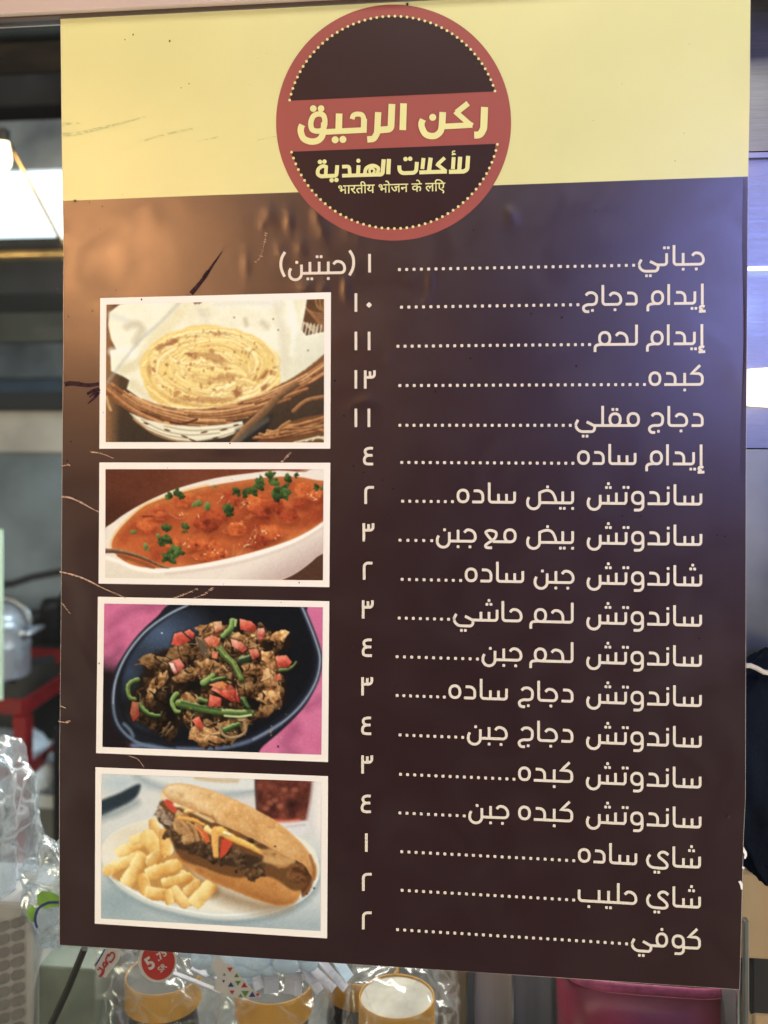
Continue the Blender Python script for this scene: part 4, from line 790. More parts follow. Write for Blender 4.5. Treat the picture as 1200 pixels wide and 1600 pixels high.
M['counter'] = mat('worn_counter_top', (0.12, 0.125, 0.115), 0.4, nscale=10, namp=0.4)
M['box_green'] = mat('grey_green_box', (0.20, 0.24, 0.20), 0.6, nscale=16, namp=0.3)
M['box_dark'] = mat('dark_maroon_box', (0.055, 0.035, 0.032), 0.55, nscale=12, namp=0.5)
M['pack_white'] = mat('white_printed_card', (0.52, 0.51, 0.50), 0.5, nscale=20, namp=0.08)
M['pack_cell'] = mat('grey_printed_cell', (0.235, 0.225, 0.22), 0.5, nscale=40, namp=0.2)
M['leaf_green'] = mat('bright_green_print', (0.26, 0.52, 0.08), 0.4, nscale=50, namp=0.3)
M['navy_print'] = mat('navy_blue_print', (0.03, 0.04, 0.22), 0.4)
M['sticker_red'] = mat('red_sticker', (0.48, 0.035, 0.03), 0.3, nscale=40, namp=0.1)
M['sticker_white'] = mat('white_sticker', (0.66, 0.63, 0.60), 0.35)
M['glow'] = mat('lit_diffuser', (0.8, 0.8, 0.8), 0.4, emit=(0.80, 0.93, 1.0), estr=1.25)
M['bulb'] = mat('lit_bulb', (0.8, 0.8, 0.8), 0.4, emit=(1.0, 0.78, 0.48), estr=4)
M['warm_glow'] = mat('warm_reflection_glow', (0.8, 0.8, 0.8), 0.4, emit=(1.0, 0.84, 0.58), estr=1.5)  # emission stands in for a lamp reflection on the steel
M['cool_glow'] = mat('cool_reflection_glow', (0.8, 0.8, 0.8), 0.4, emit=(0.62, 0.78, 1.0), estr=2.2)  # emission stands in for a thin reflection on the steel
M['film'] = film('clear_wrap', haze=0.05, gloss=0.015, rough=0.24, bump=0.25, bscale=30, fres=0.12, crease=0.16, cscale=26)
M['bagfilm'] = film('milky_bag', tint=(0.88, 0.94, 1.0), haze=0.24, gloss=0.02, rough=0.22, bump=0.35, bscale=22, fres=0.16, crease=0.42, cscale=24)
M['glass'] = film('window_glass', tint=(0.95, 0.97, 0.96), haze=0.004, gloss=0.0, rough=0.03, bump=0.0, fres=0.7)
M['glass_edge'] = mat('green_glass_edge', (0.12, 0.17, 0.16), 0.25, nscale=30, namp=0.2)

# vertex-ink material for the four printed pictures
mi = bpy.data.materials.new('picture_print'); mi.use_nodes = True
_b = mi.node_tree.nodes['Principled BSDF']; _a = mi.node_tree.nodes.new('ShaderNodeAttribute'); _a.attribute_name = 'ink'
mi.node_tree.links.new(_a.outputs['Color'], _b.inputs['Base Color']); _b.inputs['Roughness'].default_value = 0.42; _b.inputs['Specular IOR Level'].default_value = 0.12
M['picture'] = mi

# ------------------------------------------------------------------ window: rail, pane
def zz(v, Y, u=50): return at(u, v, Y).z
railz = at(98, 29).z
r = empty('window_rail', (0, 0, railz), 'beige metal rail running along the top above the menu poster', 'window rail')
mb = MB(); mb.box((-1.3, -0.012, railz + 0.0016), (1.2, 0.02, railz + 0.10)); mb.build('rail_bar', M['rail'], r, bevel=0.002)
mb = MB(); mb.box((-1.3, -0.006, railz), (1.2, 0.012, railz + 0.0016)); mb.build('gasket', M['gasket'], r)
g = empty('glass_pane', (0, 0.006, 0.9), 'clear counter window pane that the menu poster is stuck on', 'window pane')
xr = at(1153, 1580).x
mb = MB(); mb.box((-1.3, 0.0015, 0.60), (xr, 0.0075, railz - 0.0005)); mb.build('glass_sheet', M['glass'], g)
mb = MB(); mb.box((xr + 0.0002, 0.0015, 0.60), (xr + 0.0016, 0.0075, railz - 0.0005)); mb.build('glass_edge', M['glass_edge'], g)

# ------------------------------------------------------------------ the poster
pc = at(630, 1500)
poster = empty('menu_poster', (pc.x, 0, pc.z), 'tall yellow and brown Arabic food menu with round red emblem, stuck on the glass', 'menu poster')
def vt(u): return interp(u, [0, 97, 1172], [35, 30.5, -24])
def vm(u): return interp(u, [97, 330, 600, 1000, 1169], [314.3, 305.3, 296.0, 281.8, 276.2])
def vb(u): return 1475.5 + (u - 94) * 0.0655
def panel(mb, top, bot, layer, nu, nv, vr0, vr1):
    rows = []
    for i in range(nv + 1):
        t = i / nv; row = []
        for j in range(nu + 1):
            s = j / nu; u = 97 + s * 1072
            for _ in range(2):
                v = top(u) * (1 - t) + bot(u) * t; u = edgeL(v) * (1 - s) + edgeR(v) * s
            row.append(S(u, v, layer))
        rows.append(row)
    mb.grid(rows)
mb = MB(); panel(mb, vt, vm, 0.0009, 180, 46, 0, 0); mb.build('header_band', M['yellow'], poster, smooth=True)['label'] = 'plain yellow upper band'
mb = MB(); panel(mb, vm, vb, 0.0009, 240, 260, 0, 0); mb.build('menu_panel', M['brown'], poster, smooth=True)['label'] = 'dark brown panel under the yellow band'
# backing sheet with its pale cut edge
mb = MB(); ring = []
vs = np.linspace(0, 1, 90)
L = [S(edgeL(30 + 1446*t) - 0.9, 30 + 1446*t, 0.0004) for t in vs]; Rr = [S(edgeR(-24 + 1570*t) + 0.7, -24 + 1570*t, 0.0004) for t in vs]
mb.grid([[a, b] for a, b in zip(L, Rr)]); mb.build('backing_sheet', M['backing'], poster)
# folded laminate lip along the right edge
mb = MB(); P = []
for t in np.linspace(0, 1, 80):
    v = 280 + 470 * t; u = edgeR(v); k = math.sin(math.pi * min(1, t * 1.02)) ** .5
    P.append([S(u - 7 - 1.5*math.sin(t*9), v, 0.00105), S(u - 4, v, 0.0011 + 0.0002 * k), S(u - 1, v, 0.0011 + 0.00035*k)])
mb.grid(P); mb.build('laminate_lip', M['brown'], poster, smooth=True)

# emblem
emb = MB(); EC, ER = (615.2, 192.2), 183.6
def disc_grid(mb, layer, r0, r1, n=120, rings=9):
    rows = []
    for k in range(rings + 1):
        r_ = r0 + (r1 - r0) * k / rings
        rows.append([S(EC[0] + r_ * .9985 * math.cos(2*math.pi*i/n), EC[1] + r_ * 1.003 * math.sin(2*math.pi*i/n), layer) for i in range(n)])
    mb.grid(rows, 0, True)
disc_grid(emb, 0.0012, 0.5, ER, 150, 26); emblem = emb.build('emblem', M['brick'], poster, smooth=True); emblem['label'] = 'round brick red emblem with lettering'
RD = 165.6
def segment(a_l, a_r, upper):                # dark part of the disc, cut by a straight band
    mb = MB(); rows = []
    N = 60
    for i in range(N + 1):
        s = i / N; u = a_l[0] + (a_r[0] - a_l[0]) * s; vc = a_l[1] + (a_r[1] - a_l[1]) * s
        dx = (u - EC[0]) / RD; ve = EC[1] + (-1 if upper else 1) * RD * math.sqrt(max(0, 1 - dx*dx))
        if upper and ve > vc or (not upper and ve < vc): ve = vc
        rows.append([S(u, vc + (ve - vc) * k / 14, 0.00145) for k in range(15)])
    mb.grid(rows); return mb
segment((452.6, 158.2), (774.2, 143.6), True).build('dark_cap', M['plum'], emblem, smooth=True)
segment((453.6, 237.8), (774.0, 225.6), False).build('dark_bowl', M['plum'], emblem, smooth=True)
mb = Print(0.0018)
aL = math.atan2(158.2 - EC[1], 452.5 - EC[0]); aR = math.atan2(143.6 - EC[1], 774.3 - EC[0])
def dots(a0, a1, n):
    for i in range(n + 1):
        a = a0 + (a1 - a0) * i / n; mb.disc(EC[0] + RD * math.cos(a), EC[1] + RD * math.sin(a), 2.15, 12)
dots(math.atan2(158.2 - EC[1], 453.1 - EC[0]), math.atan2(143.6 - EC[1], 774 - EC[0]) , 1) if False else None
a0 = math.pi + math.asin((EC[1] - 157.5) / RD); a1 = 2*math.pi - math.asin((EC[1] - 143.4) / RD); dots(a0, a1, 46); mb.build('dot_arc', M['lemon'], emblem); mb = Print(0.0018)
a0 = math.asin((226.6 - EC[1]) / RD); a1 = math.pi - math.asin((238.6 - EC[1]) / RD); dots(a0, a1, 45)
mb.build('dot_arc', M['lemon'], emblem)
mb = Print(0.0018)
def lg(pts, wd, w1=None, rd=False, o=(450, 140), k=3.636, rcap=False):
    mb.ribbon(fil([(o[0] + p[0]/k, o[1] + p[1]/k) + ((p[2]/k,) if len(p) > 2 else ()) for p in pts]), wd/k, None if w1 is None else w1/k, rcap)
def lc(pts, wd, w1=None, o=(450, 140), k=3.636, rcap=False, closed=False):
    q = cr([(o[0] + p[0]/k, o[1] + p[1]/k) for p in pts], 8, closed)
    if closed: q.append(q[0])
    mb.ribbon(q, wd/k, None if w1 is None else w1/k, rcap)
def ld(x, y, r_, o=(450, 140), k=3.636): mb.disc(o[0] + x/k, o[1] + y/k, r_/k, 22)
lg([(1117, 103), (1112, 225, 40), (1092, 262, 26), (1058, 262)], 40)
lg([(1024, 82), (958, 134)], 32); lg([(950, 128), (1036, 204)], 30); lg([(1048, 205), (880, 214)], 32); lg([(1020, 190), (1050, 207)], 24)
lg([(880, 132), (876, 205)], 38); lc([(876, 200), (868, 240), (842, 264), (812, 268), (782, 256), (764, 226), (759, 198), (768, 174)], 36); ld(823, 162, 20)
lg([(658, 82), (653, 234)], 38); lg([(592, 86), (586, 228, 20), (520, 234)], 38); lg([(514, 132), (508, 250, 36), (490, 284, 24), (452, 287)], 36)
lc([(366, 172), (374, 150), (398, 143), (424, 150), (434, 178)], 28); lg([(434, 170), (432, 240)], 34); lg([(448, 233), (204, 245)], 32)
lg([(293, 140), (290, 240)], 38); ld(270, 289, 20); ld(314, 287, 20)
lc([(212, 190), (204, 152), (176, 142), (146, 156), (132, 194), (140, 230), (172, 240), (202, 228)], 30, closed=True)
lg([(206, 190), (204, 244)], 32); lc([(202, 230), (194, 272), (166, 295), (128, 298), (92, 282), (76, 248), (76, 222), (84, 204)], 36); ld(146, 112, 19); ld(190, 112, 19)
K2 = dict(o=(480, 225), k=4.2857)
lg([(1078, 84), (1072, 176, 22), (1046, 188), (950, 190)], 28, **K2); lg([(1025, 90), (1018, 186)], 28, **K2); lg([(982, 92), (976, 172)], 26, **K2); lc([(992, 52), (976, 54), (974, 66), (990, 68)], 8, **K2); lg([(996, 72), (968, 76)], 8, **K2)
lg([(922, 96), (872, 142)], 24, **K2); lg([(866, 136), (932, 188)], 24, **K2); lg([(936, 188), (752, 194)], 26, **K2); lg([(828, 96), (816, 188)], 28, **K2); lg([(780, 98), (772, 172)], 26, **K2)
lg([(736, 124), (730, 196, 26), (620, 200, 30), (618, 148)], 26, **K2); ld(660, 105, 15, **K2); ld(691, 103, 15, **K2)
lg([(549, 104), (544, 206)], 28, **K2); lg([(514, 106), (506, 206, 18), (480, 208)], 28, **K2); lg([(500, 208), (236, 216)], 24, **K2)
lc([(470, 200), (478, 166), (440, 148), (398, 166), (388, 204)], 24, **K2); lc([(424, 204), (420, 176), (440, 168), (452, 184), (440, 204)], 16, **K2)
lg([(346, 146), (342, 210)], 26, **K2); ld(345, 116, 14, **K2); lg([(236, 156), (284, 154, 14), (288, 212)], 24, **K2)
lg([(204, 146), (198, 216, 14), (90, 220)], 26, **K2); ld(166, 246, 15, **K2); ld(198, 244, 15, **K2)
lc([(134, 158), (106, 152), (78, 172), (74, 204), (98, 220), (130, 216)], 25, **K2); lg([(130, 148), (126, 220)], 24, **K2); ld(88, 124, 15, **K2); ld(118, 122, 15, **K2)
mb.build('emblem_lettering', M['lemon'], emblem)
def text_mesh(body, place, name, m, parent, size=1.0, bold=0.0):
    cu = bpy.data.curves.new(name, 'FONT'); cu.body = body; cu.size = size; cu.offset = bold; cu.resolution_u = 4
    o = bpy.data.objects.new(name, cu); COL.objects.link(o)
    dg = bpy.context.evaluated_depsgraph_get(); dg.update(); me = bpy.data.meshes.new_from_object(o.evaluated_get(dg))
    bpy.data.objects.remove(o); bpy.data.curves.remove(cu)
    xs = [v.co.x for v in me.vertices]; ys = [v.co.y for v in me.vertices]
    bx = (min(xs), max(xs), min(ys), max(ys))
    for v in me.vertices: v.co = place(v.co.x, v.co.y, bx)
    me.materials.clear(); me.materials.append(m); me.name = name
    q = bpy.data.objects.new(name, me); COL.objects.link(q); q.parent = parent
    if parent.type == 'EMPTY': q.matrix_parent_inverse = Matrix.Translation(-Vector(parent.location))
    return q
def hindi(x, y, b):
    s = (x - b[0]) / (b[1] - b[0]); t = (y - b[2]) / (b[3] - b[2])
    return S(529.0 + s * 167.0, 307.5 - s * 4.5 - t * 22.5, 0.0018)
text_mesh('\u092d\u093e\u0930\u0924\u0940\u092f \u092d\u094b\u091c\u0928 \u0915\u0947 \u0932\u093f\u090f', hindi, 'emblem_tagline', M['lemon'], emblem, 1.0, 0.010)

# menu lines: dish name, leader dots, price
DISH = ['chapati', 'chicken curry', 'meat curry', 'liver', 'fried chicken', 'plain curry', 'plain egg sandwich', 'egg and cheese sandwich', 'plain cheese sandwich', 'camel meat sandwich', 'meat and cheese sandwich', 'plain chicken sandwich', 'chicken and cheese sandwich', 'liver sandwich', 'liver and cheese sandwich', 'plain tea', 'milk tea', 'coffee']
for i, (uR, vR, u0, fn) in enumerate(LINES):
    W = Word(); fn(W); P = Print(0.00115)
    put_word(P, W, uR, vR)
    n = P.build('dish_name', M['cream'], poster); n['label'] = 'Arabic line naming ' + DISH[i]
    uL = uR - max(max(p[0] for p in st) for st in W.st)
    P = Print(0.00115); u = u0
    m = slope(vR); k = 0
    nd = max(2, round((uL - 8.5 - u0) / 11.25)); stp = (uL - 8.5 - u0) / nd
    for k in range(nd + 1):
        u = u0 + stp * k; P.square(u, vR + m * (u - uR) - 0.2, 4.5, 0, m)
    P.build('leader_dots', M['cream'], poster)
    P = Print(0.00115); d, up_, vp = PRICES[i]
    if len(d) == 2: digit(P, d[1], up_ - (6 if d[1] == '3' else 0), vp); digit(P, d[0], 556.4, vp)
    else: digit(P, d, up_, vp)
    if i == 0:
        W = Word(); W.jim(); W.up(17.6, 25.5).D((0, -8.7)); W.up(17.6, 14.2).D((-3, 25.5), (3.2, 25.5)); W.up(17.6, 14.4).D((3.2, -8.8), (-3, -8.8)); W.base(13.2); W.S((0, 13.6), (0, 0)); W.D((7.4, 17.4)); W.bowl()
        put_word(P, W, 538.8, 426.3)
        P.ribbon(cr([(546.4, 391.8), (551.6, 401), (552.9, 411.4), (551.2, 421), (546.2, 430.4)]), 4.4)
        P.ribbon(cr([(445.8, 394.2), (440.8, 403.4), (439.2, 413.4), (440.8, 423), (445.2, 432.6)]), 4.4)
    P.build('price', M['cream'], poster)

# framed photographs printed on the poster
def bil(c, s, t): return [c[0][k]*(1-s)*(1-t) + c[1][k]*s*(1-t) + c[2][k]*s*t + c[3][k]*(1-s)*t for k in (0, 1)]
for nm, fn, quad, (ox, oy, k), c, lab in PICTURES:
    mb = MB(); mb.grid([[S(*bil(c, s, t), 0.00125) for s in np.linspace(0, 1, 60)] for t in np.linspace(0, 1, 40)])
    fr = mb.build('framed_photo', M['white'], poster, smooth=True); fr['label'] = lab
    GW, GH = 420, int(420 * (quad[3][1] - quad[0][1]) / (quad[1][0] - quad[0][0]))
    p = Paint(GW, GH, quad, 7); fn(p); p.soften(2 if nm in ('paratha', 'sandwich') else 1); p.I = p.I * (1 + (.09 * p.fbm(7, 2) + .03 * p.fbm(30, 3)) * np.clip(1.15 - p.I.mean(-1)/230., .1, 1))[..., None]
    I = ink(np.clip(p.I + p.n3[..., None] * 2.5, 0, 255))
    cx, cy = p.X / k + ox, p.Y / k + oy
    co = np.empty((GH, GW, 3))
    r_ = RGT * 1.0
    DX = FWD.x*FPX + RGT.x*(cx - CU); DY = FWD.y*FPX + RGT.y*(cx - CU); T = DIST / DY
    co[..., 0] = CAM.x + DX * T; co[..., 2] = CAM.z + (CV - cy) * T
    # relief is smooth: sample it coarsely
    gs = [[-relief(Vector((CAM.x + DX[a, b]*T[a, b], 0, CAM.z + (CV - cy[a, b])*T[a, b]))) for b in np.linspace(0, GW-1, 40).astype(int)] for a in np.linspace(0, GH-1, 28).astype(int)]
    gs = np.array(gs); ya = np.linspace(0, 27, GH); xa = np.linspace(0, 39, GW)
    y0 = np.minimum(26, ya.astype(int)); x0 = np.minimum(38, xa.astype(int)); fy = (ya - y0)[:, None]; fx = (xa - x0)[None, :]
    co[..., 1] = -0.00155 + gs[y0][:, x0]*(1-fy)*(1-fx) + gs[y0+1][:, x0]*fy*(1-fx) + gs[y0][:, x0+1]*(1-fy)*fx + gs[y0+1][:, x0+1]*fy*fx
    me = bpy.data.meshes.new('picture'); nvv = GW*GH
    idx = np.arange(nvv).reshape(GH, GW); q = np.stack([idx[:-1, :-1], idx[:-1, 1:], idx[1:, 1:], idx[1:, :-1]], -1).reshape(-1, 4)
    me.vertices.add(nvv); me.vertices.foreach_set('co', co.reshape(-1)); me.loops.add(q.size); me.loops.foreach_set('vertex_index', q.reshape(-1).astype(np.int32))
    me.polygons.add(len(q)); me.polygons.foreach_set('loop_start', (np.arange(len(q))*4).astype(np.int32)); me.polygons.foreach_set('use_smooth', np.ones(len(q), bool))
    me.update(calc_edges=True)
    at_ = me.color_attributes.new('ink', 'FLOAT_COLOR', 'POINT'); at_.data.foreach_set('color', np.concatenate([I, np.ones((GH, GW, 1))], -1).reshape(-1))
    me.materials.append(M['picture']); o = bpy.data.objects.new('picture', me); COL.objects.link(o); o.parent = fr

# wear: tears, scratches, scuffs, specks
rng = random.Random(5)
def mark(name, m, strokes, layer=0.0013):
    mb = Print(layer)
    for q, w0, w1 in strokes: mb.ribbon(cr(q), w0, w1)
    return mb.build(name, m, poster)
mark('torn_streak', M['torn'], [([(102, 600.5), (112, 599), (128, 601), (140, 602), (156, 600)], 7.6, 5.6), ([(104, 598), (126, 596.6)], 2.4, 1)])
mark('torn_streak', M['torn'], [([(299, 459), (310, 446), (322, 431), (331, 417), (340, 404), (348, 393)], 7.5, 0.6), ([(319, 434), (325, 423)], 6.5, 3)])
mark('torn_streak', M['torn'], [([(157, 608), (146, 611), (137, 616)], 7, 4), ([(155, 612), (148, 622), (138, 631)], 7, 1.2), ([(152, 612), (140, 621)], 5, 1.5)])
def scr(pts, wd=1.3, n=2, j=1.6):
    mb = Print(0.0013)
    for k in range(n):
        mb.ribbon(cr([(x + rng.uniform(-j, j) * .7, y + rng.uniform(-j, j) * .7) for x, y in pts]), wd * rng.uniform(.6, 1), .4)
    for x, y in cr(pts, 5):
        if rng.random() < .7: mb.ribbon([(x - 2, y + rng.uniform(-1.5, 0)), (x + rng.uniform(1, 3), y + rng.uniform(0, 1.6))], rng.uniform(.5, 1.4))
    mb.build('scratch', M['scratch'], poster)
scr([(97, 776), (112, 778), (128, 785), (142, 793), (154, 799)], 1.6, 3); scr([(95, 893), (108, 896), (124, 901), (142, 908), (158, 917), (178, 925), (196, 933)], 1.5, 3)
scr([(144, 706), (160, 709), (178, 716)], 1.2, 2, 1); scr([(98, 728), (110, 726)], 1, 2, 1); scr([(98, 942), (110, 957)], .9, 1, .5); scr([(94, 1127), (104, 1128), (110, 1125)], 1.2, 2, 1); scr([(96, 1102), (101, 1105)], .8, 1, .4)
scr([(204, 1181), (216, 1185), (226, 1198)], 1.0, 1, .3); scr([(275, 933), (292, 927), (310, 919)], 1.0, 2, .8); scr([(305, 934), (320, 928), (333, 918)], 1.0, 1, .8)
scr([(441, 722), (450, 712), (456, 706)], 1.0, 1, .4); scr([(400, 410), (408, 400), (414, 378), (416, 364)], .8, 1, .3)
for q, w0, w1 in (([(98, 211), (120, 210), (150, 203), (180, 196), (205, 189), (228, 183)], 6.5, 1.4), ([(98, 195), (112, 194), (127, 193)], 5, 1.2), ([(226, 221), (250, 213), (280, 206), (302, 202)], 2.5, 3), ([(306, 223), (320, 219), (332, 217), (345, 213)], 1.5, 3), ([(402, 220), (430, 214), (434, 213)], 1.2, 1)):
    mark('grey_scuff', M['smear'], [(q, w0, w1)])
mb = Print(0.0014)
for u, v, r_ in ((209, 55, 1.4), (266, 65, 1.5), (296, 132, 1), (196, 63, 1), (284, 138, .8), (118, 314.5, 2.2), (637, 8, 2.4), (744, 101, 2.6), (141, 317, 1.2), (161, 323, 1.2), (1138, 1276, 3), (1092, 997, 1.7), (553, 1010, 2), (558, 1190, 2), (680, 1138, 1.8), (614, 764, 2), (568, 738, 1.6), (598, 750, 1.6), (838, 1012, 1.6), (812, 1008, 1.4), (524, 595, 2), (538, 650, 1.6), (680, 612, 1.6), (1132, 838, 1.4), (1120, 836, 1.2), (972, 806, 1.6), (1000, 806, 1.2), (838, 868, 1.4), (468, 910, 1.2), (156, 1036, 1.2), (222, 468, 1.6), (360, 693, 1.2), (553, 728, 1.6), (590, 1110, 1.2), (620, 1070, 1.4), (108, 495, 1.2), (145, 486, 1.4), (740, 360, 1.4), (735, 560, 1.2), (830, 490, 1.8), (878, 496, 2), (900, 572, 1.8), (690, 900, 1.6), (706, 1040, 1.2), (112, 690, 1.6), (106, 720, 1.8), (182, 454, 1.0), (930, 330, 1.0)):
    n = 7; L_ = mb.lift(); mb.poly([S(u + r_*rng.uniform(.6, 1.2)*math.cos(6.283*i/n), v + r_*rng.uniform(.7, 1.5)*math.sin(6.283*i/n), L_) for i in range(n)])
for k in range(120):
    u, v = rng.uniform(110, 1150), rng.uniform(40, 1460); r_ = rng.uniform(.35, .8); L_ = mb.lift(); mb.poly([S(u + r_*math.cos(6.283*i/5), v + r_*math.sin(6.283*i/5), L_) for i in range(5)])
mb.build('dirt_specks', M['speck'], poster)['kind'] = 'stuff'
for q in ([(1161, 1322), (1166, 1330), (1166.5, 1336), (1164, 1341), (1162, 1340), (1162.5, 1334), (1160.5, 1330)], [(1159, 1352), (1163, 1354), (1161, 1357), (1159, 1356)], [(1153, 1376), (1157, 1375), (1160, 1380), (1159.6, 1389), (1157, 1388), (1155.6, 1381)]):
    mb = Print(0.0015); mb.poly([S(u, v, 0.0016) for u, v in q]); mb.build('edge_chip', M['white'], poster)
# ------------------------------------------------------------------ behind the glass, left: kitchen
def beam(mb, p, q, wd, h, mi=0):
    p, q = Vector(p), Vector(q); t = (q - p).normalized(); a = t.cross(Vector((0, 0, 1)))
    if a.length < .05: a = Vector((1, 0, 0))
    a.normalize(); b = a.cross(t).normalized(); P = []
    for c in (p, q): P.append([c + a*x*wd/2 + b*y*h/2 for x, y in ((-1, -1), (1, -1), (1, 1), (-1, 1))])
    mb.grid(P, mi, True); mb.poly(list(reversed(P[0])), mi); mb.poly(P[1], mi)
def slab(name, u0, u1, v0, v1, Y, depth, m, parent=None, bevel=0.0, tilt=0.0):
    mb = MB(); a = at(u0, v1, Y); b = at(u1, v0, Y); ur = 50 if u0 < 0 else 1185
    a.z = zz(v1, Y, ur); b.z = zz(v0, Y, ur)
    if tilt == 0: mb.box((a.x, Y, a.z), (b.x, Y + depth, b.z))
    else:
        y1 = Y + tilt
        mb.grid([[(a.x, Y, a.z), (b.x, Y, a.z)], [(a.x, y1, b.z), (b.x, y1, b.z)]]); mb.grid([[(a.x, y1, b.z), (b.x, y1, b.z)], [(a.x, Y + depth, b.z), (b.x, Y + depth, b.z)], [(a.x, Y + depth, a.z), (b.x, Y + depth, a.z)], [(a.x, Y, a.z), (b.x, Y, a.z)]])
        mb.poly([(a.x, Y, a.z), (a.x, y1, b.z), (a.x, Y + depth, b.z), (a.x, Y + depth, a.z)]); mb.poly([(b.x, Y, a.z), (b.x, Y + depth, a.z), (b.x, Y + depth, b.z), (b.x, y1, b.z)])
    return mb.build(name, m, parent, bevel=bevel)
fl = MB(); fl.box((-4, -4, -0.02), (4, 6, 0)); tag(fl.build('floor', mat('grey_floor', (0.12, 0.12, 0.12), 0.6, nscale=4, namp=0.3)), kind='structure')
kw = empty('kitchen_wall', (at(40, 700, 2.4).x, 2.4, 0), 'grey panelled kitchen wall seen through the glass left of the poster', 'wall')
U0, U1 = -700, 420
slab('wall_face', U0, U1, -420, 2100, 2.42, 0.06, M['wall_grey'], kw)
slab('upper_panel', U0, U1, 462, 534, 2.36, 0.055, mat('olive_grey_panel', (0.042, 0.043, 0.036), .5, nscale=6, namp=.3), kw)
slab('steel_splash', U0, U1, 537, 590, 2.34, 0.07, M['steel_dull'], kw, tilt=0.05)
slab('ledge', U0, U1, 612, 640, 2.20, 0.21, M['dark_steel'], kw, bevel=0.004)
slab('pale_band', U0, U1, 643, 706, 2.35, 0.06, M['wall_warm'], kw)
hy = 1.25; hz = at(40, 300, hy)
hd = empty('range_hood', (hz.x, hy, hz.z), 'greasy steel extractor hood with a glowing light panel, upper left behind the glass', 'range hood')
slab('duct_top', U0, U1, -260, 51, hy + .30, .5, mat('teal_grey_duct', (0.035, 0.048, 0.052), .45, .3, nscale=10, namp=.4), hd)
slab('grease_band', U0, U1, 53, 114, hy + .24, .5, M['soot_brown'], hd, tilt=.05)
slab('filter_band', U0, U1, 116, 164, hy + .22, .5, M['dark_steel'], hd)
slab('front_panel', U0, U1, 166, 265, hy + .02, .5, M['hood_front'], hd, tilt=.10)
slab('light_panel', U0, U1, 267, 369, hy + .04, .4, M['glow'], hd)
slab('bottom_lip', U0, 95, 371, 384.5, hy, .5, M['black'], hd, bevel=.006)
slab('glint_lip', U0, 110, 386, 401, hy + .06, .4, M['orange_glint'], hd, bevel=.006)
slab('skirt', U0, U1, 403, 458, hy + .10, .4, M['black'], hd)
mb = MB(); beam(mb, at(8, 212, hy - .01), at(112, 408, hy - .03), .007, .008); mb.build('streak_bar', mat('warm_light_streak', (0.85, 0.55, 0.25), 0.25, 1.0), hd, bevel=.003)  # diagonal streak of warm light, built as an added metal bar
bp_ = at(6, 243, hy - .05)
lamp = empty('light_bulb', bp_, 'bright warm bulb in front of the steel hood, at the left edge', 'light bulb')
mb = MB(); mb.lathe([(0.0001, -.034), (.009, -.031), (.015, -.022), (.017, -.008), (.015, .008), (.012, .022), (.011, .03)], bp_, 24); mb.build('bulb_glass', M['bulb'], lamp, smooth=True)
mb = MB(); mb.lathe([(.0135, .03), (.0135, .055), (.008, .06)], bp_, 20); mb.build('socket', M['black'], lamp)
point('bulb_light', bp_ + Vector((0, -.06, 0)), 0.5, (1.0, 0.72, 0.42), .03)
# red burner stand
c0 = at(36, 1106, 1.45); c1 = at(150, 1012, 1.95); c2 = at(-190, 1098, 1.52); c3 = Vector((c2.x + c1.x - c0.x, c2.y + c1.y - c0.y, c0.z))
for c in (c1, c2): c.z = c0.z
st = empty('burner_stand', (c0.x, c0.y, 0), 'red painted steel burner stand under the cooking pot', 'burner stand')
mb = MB()
for a, b in ((c0, c1), (c0, c2), (c1, c3), (c2, c3)): beam(mb, a, b, .012, .040)
mb.build('top_frame', M['red'], st, bevel=.002)
for c in (c0, c1, c2, c3):
    mb = MB(); beam(mb, (c.x, c.y, c.z - .0202), (c.x, c.y, .0), .036, .036); mb.build('leg', M['red'], st, bevel=.002)
mb = MB()
dz = Vector((0, 0, -.17))
for a, b in ((c0, c1), (c0, c2)):
    d = (b - a).normalized() * .02; beam(mb, a + dz + d, b + dz - d, .012, .03)
mb.build('brace', M['red'], st, bevel=.002)
mb = MB(); mid = (c0 + c3) / 2
for k in range(4):
    a = math.pi / 4 + k * math.pi / 2; beam(mb, mid + Vector((.03*math.cos(a), .03*math.sin(a), .022)), mid + Vector((.17*math.cos(a), .17*math.sin(a), .022)), .010, .02)
mb.lathe([(.085, .010), (.10, .010), (.10, .022), (.085, .022)], mid, 36); mb.build('pan_support', M['dark_steel'], st)
pp = at(4, 1062, 1.62); zp = c0.z + .034
pt = empty('cooking_pot', (pp.x, pp.y, zp), 'shiny aluminium cooking pot with lid on the red stand', 'cooking pot')
R_ = 44 * mpp(1.62); H_ = 92 * mpp(1.62)
mb = MB(); mb.lathe([(.001, 0), (R_*.94, 0), (R_, .006), (R_, H_*.55), (R_*1.012, H_*.56), (R_, H_*.575), (R_, H_*.9), (R_*1.07, H_*.93), (R_*1.07, H_*.955), (R_*.98, H_*.96), (R_*.98, H_*.9)], (pp.x, pp.y, zp), 56); mb.build('pot_body', M['pot_steel'], pt, smooth=True)
mb = MB(); mb.lathe([(R_*1.05, H_*.965), (R_*1.05, H_*1.0), (R_*.96, H_*1.02), (R_*.93, H_*1.09), (R_*.70, H_*1.22), (R_*.4, H_*1.30), (.012, H_*1.33), (.0001, H_*1.33)], (pp.x, pp.y, zp), 56); ld_ = mb.build('lid', M['pot_steel'], pt, smooth=True)
mb = MB(); mb.tube([(pp.x + R_*1.25*math.cos(a), pp.y - .02, zp + H_*(1.0 + .42*math.sin(a))) for a in [math.pi*i/16 for i in range(17)]], .006, 10); mb.build('bail_handle', M['steel'], pt, smooth=True)
